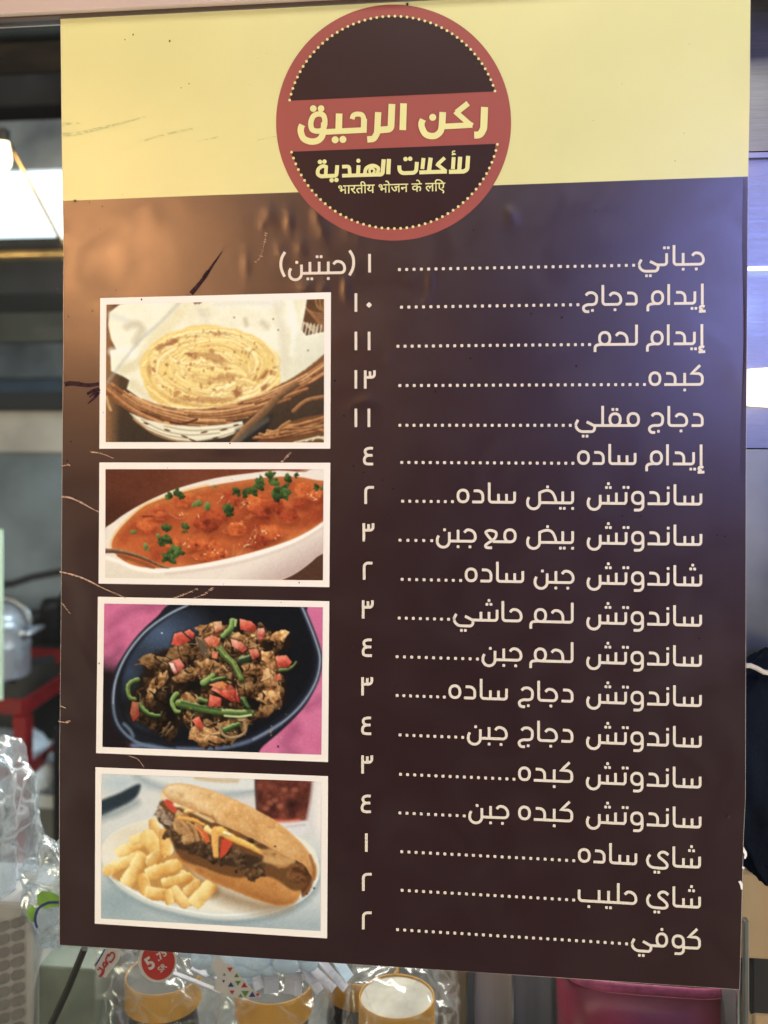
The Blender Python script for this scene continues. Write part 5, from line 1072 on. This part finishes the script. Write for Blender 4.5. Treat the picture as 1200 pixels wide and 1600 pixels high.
for s in (-1, 1):
    mb = MB(); mb.tube([(pp.x + s*R_*.95, pp.y - .03, zp + H_*.8), (pp.x + s*R_*1.3, pp.y - .04, zp + H_*.82), (pp.x + s*R_*1.3, pp.y + .04, zp + H_*.82), (pp.x + s*R_*.95, pp.y + .03, zp + H_*.8)], .006, 8); mb.build('side_handle', M['pot_steel'], pt, smooth=True)
gs_ = at(-8, 960, 1.0); tag(slab('door_post', -60, 3.5, 828, 1096, 1.0, .004, M['green_strip'], bevel=.001), 'pale green upright plastic strip at the left edge beside the pot', 'post')
# dark stove and clutter behind
sx = at(70, 980, 2.0)
sv = empty('stove', (sx.x, 2.0, 0), 'dark sooty gas stove against the wall behind the red stand', 'stove')
mb = MB(); a = at(-260, 1240, 2.0); b = at(330, 1010, 2.0); b.z = zz(1010, 2.0); mb.box((a.x, 2.0, 0.02), (b.x, 2.19, b.z)); mb.build('stove_body', M['black'], sv, bevel=.006)
for k, (u, v0, v1, rr) in enumerate(((78, 940, 1008, 22), (108, 930, 1008, 26), (52, 960, 1008, 16))):
    q = at(u, v1, 2.06); mb = MB(); h = (v1 - v0)*mpp(2.06); r2 = rr*mpp(2.06); mb.lathe([(.001, 0), (r2, 0), (r2, h*.8), (r2*1.06, h*.82), (r2*.8, h), (.001, h)], (q.x, 2.09, b.z + .001), 28)
    tag(mb.build('dark_canister', M['dark_steel'], smooth=True), ['dark metal canister standing between two others on the stove top', 'dark metal canister furthest right on the stove top, mostly behind the poster', 'smallest dark canister on the stove top, beside the pot'][k], 'canister')
mb = MB(); mb.tube([at(u, v, 2.1) for u, v in ((-60, 920), (20, 912), (50, 902), (97, 893), (200, 890))], .012, 10); tag(mb.build('gas_pipe', M['dark_steel'], smooth=True), 'dark gas pipe running along the wall above the stove', 'pipe')
# low shelf with white sacks under the stand
lw_ = at(60, 1250, 1.75)
sh = empty('low_shelf', (lw_.x, 1.75, 0), 'white edged low shelf under the red stand', 'shelf')
mb = MB(); a = at(-300, 1264, 1.55); b = at(300, 1243, 1.55); a.z, b.z = zz(1264, 1.55, 75), zz(1243, 1.55, 75); mb.box((a.x, 1.55, a.z), (b.x, 1.97, b.z)); mb.build('shelf_board', mat('white_board', (.45, .48, .50), .6, nscale=8, namp=.2), sh, bevel=.003)
mb = MB(); mb.box((a.x, 1.60, 0.0), (b.x, 1.94, a.z - .001)); mb.build('shelf_base', mat('grey_cabinet', (.10, .105, .105), .6, nscale=6, namp=.3), sh)
def lump(c, r, seed, amp=.18, nseg=28, sq=.7):
    mb = MB(); P = []
    for i in range(nseg + 1):
        th = math.pi * i / nseg; row = []
        for j in range(nseg * 2):
            ph = 2*math.pi*j/(nseg*2); f = lambda x: math.copysign(abs(x) ** sq, x)
            d = Vector((f(math.sin(th))*f(math.cos(ph)), f(math.sin(th))*f(math.sin(ph)), f(math.cos(th))))
            n = mnoise.fractal(d * 2.2 + Vector((seed, 0, 0)), 1.0, 2.0, 4) * amp + (1 - abs(mnoise.noise(d * 3.1 + Vector((0, seed, 0))))) * amp * .6 - amp*.3
            row.append((c[0] + r[0]*d.x*(1+n), c[1] + r[1]*d.y*(1+n), c[2] + r[2]*d.z*(1+n)))
        P.append(row)
    mb.grid(P, 0, True); return mb
for k, (u, v, ru, rv, yy) in enumerate(((20, 1205, 60, 40, 1.66), (72, 1215, 34, 30, 1.62), (-80, 1190, 60, 55, 1.66))):
    c = at(u, v, yy); rr = (ru*mpp(yy), .07, rv*mpp(yy)); c.z = b.z + rr[2]*.86
    tag(lump(c, rr, 3.7 + k*5, .12).build('white_sack', M['cloth_white'], smooth=True), ['white sack lying on the shelf right behind the red leg', 'small white sack on the shelf just right of the red leg', 'white sack on the shelf out beyond the left edge'][k], 'sack', 'sacks on the low shelf')
mb = MB(); a = at(83, 1232, 1.52); mb.box((a.x, 1.52, 0), (a.x + .03, 1.545, at(83, 1140, 1.52).z)); tag(mb.build('black_post', M['black']), 'thin black upright post right of the red stand', 'post')

# ------------------------------------------------------------------ counter and goods below the poster
CZ = 0.755
ct = empty('counter', (0, .3, 0), 'dark worn counter top holding the jars, bowl and bags', 'counter')
mb = MB(); mb.box((-1.3, 0.02, CZ - .04), (1.2, .52, CZ)); mb.build('counter_top', M['counter'], ct, bevel=.004)
mb = MB(); mb.box((-1.28, 0.06, 0), (1.18, .50, CZ - .0405)); mb.build('counter_front', M['taupe'], ct)
# printed pack of cups inside a milky bag
cpk = at(-30, 1540, .10)
cp = empty('cup_pack', (cpk.x, .10, CZ), 'printed pack with grey grid of cells inside a milky plastic bag, lower left', 'pack')
mb = MB(); a = at(-200, 1600, .10); b2 = at(51, 1412, .10); mb.box((a.x, .10, CZ), (b2.x, .19, b2.z)); mb.build('pack_box', M['pack_white'], cp, bevel=.006)
mb = MB(); sl = -.34
for i in range(14):
    for j in range(9):
        u = 28 - 23.5*j; v = 1448 + 20.5*i - sl * (28 - u) * -1 * -1 + 0
        v = 1444 + 20.5*i + (28 - u) * .28
        if v > 1640: continue
        q = [(-10, -8), (10, -8 - 5.6), (10, 8 - 5.6), (-10, 8)]
        n = []
        for k in range(4):
            x, y = q[k]; x0, y0 = q[k-1]; x1, y1 = q[(k+1) % 4]; n += [(x + (x0-x)*.2, y + (y0-y)*.2), (x + (x1-x)*.2, y + (y1-y)*.2)]
        pts = [at(u + x, v + y, .0985) for x, y in n]
        if min(p.z for p in pts) > CZ and max(p.x for p in pts) < b2.x: mb.poly(pts)
mb.build('cell_print', M['pack_cell'], cp)
bc = at(-42, 1330, .13)
def bag(name, c, r, seed, m, amp=.24, sq=.8): return lump(c, r, seed, amp, 40, sq).build(name, m, smooth=True)
tag(bag('plastic_bag', at(-58, 1325, .145), (.070, .060, .105), 21.3, M['bagfilm'], .16, .62), 'crumpled milky plastic bag bulging over the grid printed pack', 'plastic bag')
cb = empty('snack_bag', at(92, 1400, .09), 'clear wrap with green and blue print tucked behind the poster corner, lower left', 'clear bag')
lump(at(100, 1392, .12), (.040, .030, .050), 8.1, .26, 36, .85).build('clear_wrap', M['bagfilm'], cb, smooth=True).matrix_parent_inverse = Matrix.Translation(-Vector(cb.location))
def flat(mb, pts, Y): mb.poly([at(u, v, Y) for u, v in pts])
def flat_line(mb, uv, wd, Y, w1=None, st=[0]):
    P = [Vector(p) for p in uv]; rows = []; st[0] += 1; y = Y - (st[0] % 7) * 4e-5
    for i, p in enumerate(P):
        t = (P[min(i+1, len(P)-1)] - P[max(i-1, 0)]).normalized(); n = Vector((-t.y, t.x)); w_ = wd if w1 is None else wd + (w1-wd)*i/(len(P)-1)
        rows.append([at(*(p + n*w_/2), y), at(*(p - n*w_/2), y)])
    mb.grid(rows)
def child(o, p): o.parent = p; o.matrix_parent_inverse = Matrix.Translation(-Vector(p.location)); return o
mb = MB(); flat(mb, [(58, 1398), (66, 1392), (80, 1394), (97, 1402), (130, 1410), (130, 1425), (90, 1416), (70, 1420), (58, 1414)], .074); flat(mb, [(40, 1424), (50, 1414), (58, 1420), (56, 1434), (54, 1442), (46, 1438)], .0738); mb.build('green_print', M['leaf_green'], cb)
mb = MB(); flat_line(mb, cr([(58, 1450), (55, 1436), (60, 1420), (72, 1412), (84, 1410), (120, 1412)]), 4, .0732); mb.build('blue_outline', M['navy_print'], cb)
mb = MB(); a = at(40, 1536, .16); b = at(170, 1452, .16); mb.box((a.x, .17, CZ), (b.x, .27, b.z)); tag(mb.build('dark_carton', M['box_dark'], bevel=.003), 'dark maroon carton standing under the snack bag', 'carton')
mb = MB(); a = at(30, 1600, .10); b = at(140, 1528, .10); mb.box((a.x, .115, CZ), (b.x, .165, b.z)); tag(mb.build('green_carton', M['box_green'], bevel=.003), 'grey green carton in front of the dark carton', 'carton')
mb = MB(); mb.tube([at(132, 1482, .085), at(106, 1545, .09), at(66, 1632, .10)], .0036, 10); tag(mb.build('black_rod', M['black'], smooth=True), 'slanting black rod leaning beside the wrapped jars', 'rod')

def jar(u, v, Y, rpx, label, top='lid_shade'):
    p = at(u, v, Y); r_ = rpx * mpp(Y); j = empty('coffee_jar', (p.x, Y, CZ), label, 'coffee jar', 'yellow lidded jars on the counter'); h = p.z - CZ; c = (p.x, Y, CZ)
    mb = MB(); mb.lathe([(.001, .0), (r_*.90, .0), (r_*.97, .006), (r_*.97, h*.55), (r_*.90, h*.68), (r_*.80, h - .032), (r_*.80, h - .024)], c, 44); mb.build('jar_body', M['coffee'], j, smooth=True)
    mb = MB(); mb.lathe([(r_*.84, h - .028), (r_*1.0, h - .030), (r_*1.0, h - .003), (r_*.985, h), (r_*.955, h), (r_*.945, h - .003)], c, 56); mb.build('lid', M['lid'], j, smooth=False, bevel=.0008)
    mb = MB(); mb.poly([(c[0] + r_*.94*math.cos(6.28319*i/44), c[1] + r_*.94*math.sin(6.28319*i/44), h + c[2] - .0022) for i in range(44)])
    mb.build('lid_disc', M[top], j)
    mb = MB(); rows = []
    for i in range(13):
        t = i/12*2 - 1; rows.append([(c[0] + (r_*.985)*math.sin(a), c[1] - (r_*.985)*math.cos(a), c[2] + h*.30 + t*h*.20) for a in [(-.9 + 1.8*k/20) * math.sqrt(max(0.02, 1 - t*t)) for k in range(21)]])
    mb.grid(rows); mb.build('jar_label', M['label'], j, smooth=True); return j
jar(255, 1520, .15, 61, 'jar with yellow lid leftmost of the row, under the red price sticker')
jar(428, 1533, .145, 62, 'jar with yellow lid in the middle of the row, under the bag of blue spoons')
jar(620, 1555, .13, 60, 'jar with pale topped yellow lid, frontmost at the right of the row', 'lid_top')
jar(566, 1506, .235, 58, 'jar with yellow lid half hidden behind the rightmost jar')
tag(bag('wrap_film', at(255, 1572, .15), (.058, .056, .062), 5.5, M['film'], .14, .75), 'clear crinkled film wrapped round the leftmost jar', 'plastic wrap')
tag(bag('wrap_film', at(428, 1590, .145), (.058, .056, .056), 9.5, M['film'], .14, .75), 'clear crinkled film wrapped round the middle jar', 'plastic wrap')
tag(bag('wrap_film', at(628, 1592, .135), (.058, .056, .062), 2.5, M['film'], .14, .75), 'clear crinkled film wrapped round the rightmost jar', 'plastic wrap')

# bag of spoons with the price sticker
sp = empty('spoon_bag', at(340, 1550, .06), 'clear bag of pale blue spoons with a round red price sticker', 'bag of spoons')
PY = .062
mb = MB(); rows = []
for i in range(26):
    row = []
    for j in range(70):
        s, t = j/69, i/25; u = 148 + 402*s; lo = interp(u, [148, 230, 330, 400, 520, 550], [1640, 1560, 1546, 1556, 1558, 1545]); lo = min(lo, 1562)
        v = 1420*(1-t) + lo*t; e = min(1, 4*s, 4*(1-s), 3*t + .3, 3.2*(1-t) + .12)
        y = PY + .012 - .014*e + .0045*mnoise.noise(Vector((u*.022, v*.035, 2))) + .003*(1 - abs(mnoise.noise(Vector((u*.05, v*.06, 7)))))*1.0
        row.append(at(u, v, y))
    rows.append(row)
mb.grid(rows); mb.grid([[Vector((p.x, p.y*0 + PY + .05, p.z)) for p in r_] for r_ in rows]); mb.build('bag_film', M['film'], sp, smooth=True)
heads = [(350, 1488, 34, 26, -15), (388, 1504, 34, 24, 10), (418, 1508, 20, 17, 0), (448, 1503, 24, 20, 8), (470, 1490, 30, 22, -10), (420, 1482, 32, 20, 0), (320, 1496, 26, 18, 25), (500, 1478, 28, 20, 0), (300, 1478, 28, 16, 30), (375, 1484, 36, 26, -30), (440, 1486, 34, 26, 15), (340, 1508, 22, 15, 40), (398, 1494, 30, 24, 0), (480, 1504, 18, 14, -10)]
for k, (u, v, a_, b_, an) in enumerate(heads):
    c = at(u, v, PY + .024 + .003*(k % 3)); sc = mpp(PY); mb = MB(); P = []; q = math.radians(an)
    for i in range(15):
        th = math.pi*i/14; P.append([(lambda X, Z, Yy: (c.x + X*math.cos(q) - Z*math.sin(q), c.y + Yy, c.z + X*math.sin(q) + Z*math.cos(q)))(a_*sc*math.sin(th)*math.cos(f), b_*sc*math.cos(th), .008*math.sin(th)*math.sin(f)) for f in [2*math.pi*m_/28 for m_ in range(28)]])
    mb.grid(P, 0, True); mb.build('spoon_head', M['spoon'], sp, smooth=True)
for k, (u0, v0, u1, v1, wd) in enumerate(((396, 1514, 405, 1546, 18), (424, 1522, 424, 1552, 24), (455, 1518, 452, 1553, 20), (466, 1518, 466, 1556, 12), (476, 1512, 500, 1550, 22), (482, 1508, 522, 1546, 20), (500, 1500, 540, 1545, 20), (300, 1512, 352, 1538, 14), (270, 1520, 345, 1550, 10), (520, 1490, 546, 1530, 26), (380, 1512, 388, 1538, 16))):
    mb = MB(); P = [at(u0, v0, PY + .034), at(u1, v1, PY + .028)]; beam(mb, P[0], P[1], wd*mpp(PY), .0018); mb.build('spoon_handle', M['handle'] if k < 9 else M['spoon'], sp, bevel=.0006)
PS = PY - .010
def disc(mb, u, v, ru, rv, Y, n=40): mb.poly([at(u + ru*math.cos(6.28319*i/n), v + rv*math.sin(6.28319*i/n), Y) for i in range(n)])
mb = MB(); disc(mb, 246, 1502, 30, 33, PS); stk = mb.build('price_sticker', M['sticker_white'], sp); stk['label'] = 'round red price sticker with a white rim'
mb = MB(); disc(mb, 247, 1502, 26, 29.5, PS - .0003); mb.build('red_disc', M['sticker_red'], stk)
def rot_place(u, v, hgt, ang, Y, wide=None):
    q = math.radians(ang)
    def f(x, y, b):
        k = hgt / (b[3] - b[2]); X = (x - (b[0]+b[1])/2) * k; Yv = (y - (b[2]+b[3])/2) * k
        return at(u + X*math.cos(q) - (-Yv)*math.sin(q)*-1*-1, v + X*math.sin(q) + -Yv*math.cos(q), Y)
    def g(x, y, b):
        k = hgt / (b[3] - b[2]); X = (x - (b[0]+b[1])/2) * k; Z = -(y - (b[2]+b[3])/2) * k
        return at(u + X*math.cos(q) - Z*math.sin(q), v + X*math.sin(q) + Z*math.cos(q), Y)
    return g
text_mesh('5', rot_place(234, 1505, 20, -32, PS - .0006), 'price_text', M['sticker_white'], stk, 1, .03)
text_mesh('.75', rot_place(251.5, 1492.5, 11.5, -38, PS - .0006), 'price_text', M['sticker_white'], stk, 1, .03)
text_mesh('SR', rot_place(253.5, 1512, 9.5, -42, PS - .0006), 'price_text', M['sticker_white'], stk, 1, .015)
mb = MB(); flat(mb, [(146, 1508), (172, 1476), (186, 1478), (190, 1488), (186, 1500), (164, 1528), (152, 1522)], PS); tg = mb.build('brand_tag', M['sticker_white'], sp); tg['label'] = 'slanted white tag with red Arabic lettering'
mb = MB(); flat_line(mb, [(149, 1509), (164, 1483)], 2.2, PS - .0005); mb.build('blue_stripe', M['navy_print'], tg)
mb = MB(); o_ = lambda x, y: (130 + x/6, 1470 + y/6)
for q, c_ in (([(238, 148), (262, 112), (286, 118), (292, 150), (262, 200), (244, 190)], 0), ([(236, 120), (212, 178), (232, 214)], 0), ([(232, 214), (214, 232), (196, 250)], 0), ([(214, 206), (194, 204), (186, 226), (200, 246), (216, 230), (212, 208)], 0), ([(196, 250), (190, 300), (160, 340)], 0), ([(150, 262), (172, 262), (180, 290), (164, 318), (150, 340)], 0)):
    flat_line(mb, cr([o_(*p) for p in q]), 2.6, PS - .0006)
for x, y in ((140, 270), (152, 252)): disc(mb, *o_(x, y), 1.6, 1.6, PS - .0009, 10)
mb.build('brand_lettering', mat('crimson_print', (.42, .03, .05), .4), tg)
mb = MB(); q6 = lambda x, y: (330 + x/5.4545, 1480 + y/5.4545)
flat(mb, [q6(*p) for p in ((0, 150), (60, 60), (120, 140), (150, 130), (240, 230), (340, 350), (430, 420), (300, 440), (180, 430), (20, 360), (50, 250))], PS); tl = mb.build('triangle_emblem', M['sticker_white'], sp); tl['label'] = 'white patch of small coloured triangles'
TR = {'red': MB(), 'blue': MB(), 'green': MB()}
for x, y, s_, c_, up in ((160, 192, 24, 'red', 0), (112, 232, 14, 'green', 1), (216, 240, 22, 'green', 1), (106, 292, 14, 'blue', 0), (168, 318, 26, 'blue', 1), (228, 306, 26, 'green', 0), (282, 322, 28, 'red', 1), (178, 386, 22, 'red', 0), (290, 398, 34, 'green', 0), (350, 402, 30, 'blue', 1), (396, 408, 18, 'red', 0), (250, 412, 20, 'green', 1)):
    d = 1 if up else -1; flat(TR[c_], [q6(x - s_, y + d*s_*.75), q6(x + s_, y + d*s_*.75), q6(x, y - d*s_*.85)], PS - .0004)
TR['red'].build('red_triangles', M['sticker_red'], tl); TR['blue'].build('blue_triangles', M['navy_print'], tl); TR['green'].build('green_triangles', mat('mid_green_print', (.10, .26, .07), .4), tl)

# posts and panels, pink bowl
for k, (u0, u1, m_, yy, lab, cat) in enumerate(((684, 729, 'card', .33, 'tan upright board just right of the wrapped jars', 'board'), (742, 800, 'taupe', .335, 'taupe upright panel between two dark steel strips', 'panel'), (802, 862, 'slate', .345, 'slate blue upright panel left of the pink bowl', 'panel'))):
    mb = MB(); a = at(u0, 1680, yy); b = at(u1, 1380, yy); mb.box((a.x, yy, CZ), (b.x, yy + .02, b.z)); tag(mb.build('tan_board' if cat == 'board' else 'partition_board', M[m_], bevel=.0015), lab, cat)
for u0, u1, lab in ((730, 741, 'thin dark steel strip between the tan board and the taupe panel'), (864, 878, 'thin steel strip just left of the pink bowl')):
    mb = MB(); a = at(u0, 1680, .325); b = at(u1, 1380, .325); mb.box((a.x, .325, CZ), (b.x, .35, b.z)); tag(mb.build('steel_strip', M['steel_dull'], bevel=.001), lab, 'strip')
mb = MB(); a = at(560, 1700, .40); b = at(1230, 1300, .40); mb.box((a.x, .50, CZ), (b.x, .515, b.z)); tag(mb.build('back_board', M['black']), 'dark board standing behind the pink bowl and upright panels', 'board')
bw = at(1022, 1542, .10); rb = 136*mpp(.14); c = (bw.x, .10 + rb, CZ); hb = bw.z - CZ
bo = empty('plastic_basin', c, 'magenta squarish plastic basin with a worn pink rim under the poster', 'basin')
def tub(mb, prof, seg=96, sq=.46):
    P = []
    for r_, z in prof:
        P.append([(c[0] + r_*math.copysign(abs(math.cos(a))**sq, math.cos(a)), c[1] + r_*math.copysign(abs(math.sin(a))**sq, math.sin(a)), c[2] + z + .0012*math.sin(3*a + 1)*(z > hb*.9)) for a in [6.28319*k/seg + .0327 for k in range(seg)]])
    mb.grid(P, 0, True); return mb
tub(MB(), [(.001, 0), (rb*.88, 0), (rb*.92, .01), (rb*.955, hb*.6), (rb*.968, hb - .012), (rb*.945, hb - .012), (rb*.92, hb*.6), (rb*.86, .014), (.001, .012)]).build('basin_body', M['magenta'], bo, smooth=True)
tub(MB(), [(rb*.94, hb - .010), (rb*.975, hb - .010), (rb*1.0, hb - .008), (rb*1.005, hb - .003), (rb*.985, hb), (rb*.94, hb - .002)]).build('basin_rim', M['pink_lip'], bo, smooth=True)

# ------------------------------------------------------------------ right of the pane
yc = .05; cx_ = at(1200, 500, yc)
co_ = empty('steel_column', (cx_.x, yc, 0), 'brushed steel column right of the poster with glowing shapes standing for lamp reflections', 'steel column')
def rslab(name, v0, v1, m, Y=yc, d=.12, tilt=0, u0=1150, u1=1420): return slab(name, u0, u1, v0, v1, Y, d, m, co_, tilt=tilt)
rslab('upper_face', -220, 236, M['steel'], tilt=.03)
rslab('fold', 238, 246, M['steel'], Y=yc - .006)
rslab('middle_face', 248, 700, M['steel'])
rslab('lower_face', 702, 2060, M['steel_dull'])
lw2 = empty('warm_reflection', at(1215, 605, yc - .02), 'glowing shape standing for a warm lamp reflection in the steel column', 'reflection')  # lamp reflection in the steel, built as a glowing solid
mb = MB(); a = at(1095, 634, yc - .022); b = at(1360, 574, yc - .022); q = (a + b)/2; mb = MB(); mb.grid([[(q.x + (b.x-a.x)*.5*math.sin(t)*math.cos(f), yc - .004 + .018*math.sin(t)*math.sin(f), q.z + .018*math.cos(t)) for f in [6.28319*k/28 for k in range(28)]] for t in [3.14159*i/18 for i in range(19)]], 0, True); mb.build('warm_reflection_shape', M['warm_glow'], lw2, smooth=True)
lw3 = empty('cool_reflection', at(1215, 417, yc - .01), 'thin glowing bar standing for a cool white reflection above the warm one', 'reflection bar')  # bright reflection line in the steel, built as a glowing bar
mb = MB(); a = at(1169, 421, yc - .012); b = at(1330, 413, yc - .012); mb.box((a.x, yc - .012, a.z), (b.x, yc - .002, b.z)); mb.build('cool_reflection_bar', M['cool_glow'], lw3, bevel=.002)
point('column_cool_fill', at(1200, 470, yc - .05), .022, (0.38, 0.52, 1.0), .02)  # light added to give the steel a blue gradient
point('upper_glow', at(1195, 195, yc - .05), .012, (1.0, 0.50, 0.25), .02)  # light added for a warm highlight on the upper steel, no fixture
point('column_warm_fill', at(1225, 600, yc - .07), .03, (1.0, 0.80, 0.55), .02)  # light added to warm the steel around the glowing shape
tag(lump(at(1232, 1200, .027), (.052, .015, .097), 6.1, .10, 36, .62).build('navy_bag', M['navy'], smooth=True), 'dark navy fabric bag hanging right of the poster', 'bag')
mb = MB(); mb.tube([at(u, v, .008) for u, v in ((1166, 1040), (1172, 1040), (1182, 1044), (1193, 1050), (1206, 1052))], .0022, 8); tag(mb.build('string', mat('white_cord', (.55, .53, .5), .7)), 'short white cord along the top of the navy bag', 'cord')
mb = MB(); a = at(1150, 1490, .03); b = at(1320, 1366, .03); mb.box((a.x, .022, a.z), (b.x, .048, b.z)); tag(mb.build('cardboard_box', M['card'], bevel=.003), 'tan cardboard box under the navy bag at the right edge', 'cardboard box')
mb = MB(); a = at(1170, 1582, .03); b = at(1320, 1496, .03); mb.box((a.x, .024, a.z), (b.x, .048, b.z)); tag(mb.build('dark_gap', M['black'], bevel=.003), 'black block standing for the dark gap below the tan cardboard box at the right edge', 'dark gap')  # black block standing in for the shade in the gap
mb = MB(); a = at(1172, 1690, .03); b = at(1320, 1585, .03); mb.box((a.x, .022, a.z), (b.x, .048, b.z)); tag(mb.build('lower_carton', M['card'], bevel=.003), 'tan carton under the dark gap, in the bottom right corner', 'carton')
mb = MB(); a = at(1163, 1700, .012); b = at(1171, 1440, .012); mb.box((a.x, .012, a.z), (b.x, .02, b.z)); tag(mb.build('side_post', M['counter'], bevel=.001), 'slim grey post beside the glass edge at lower right', 'post')
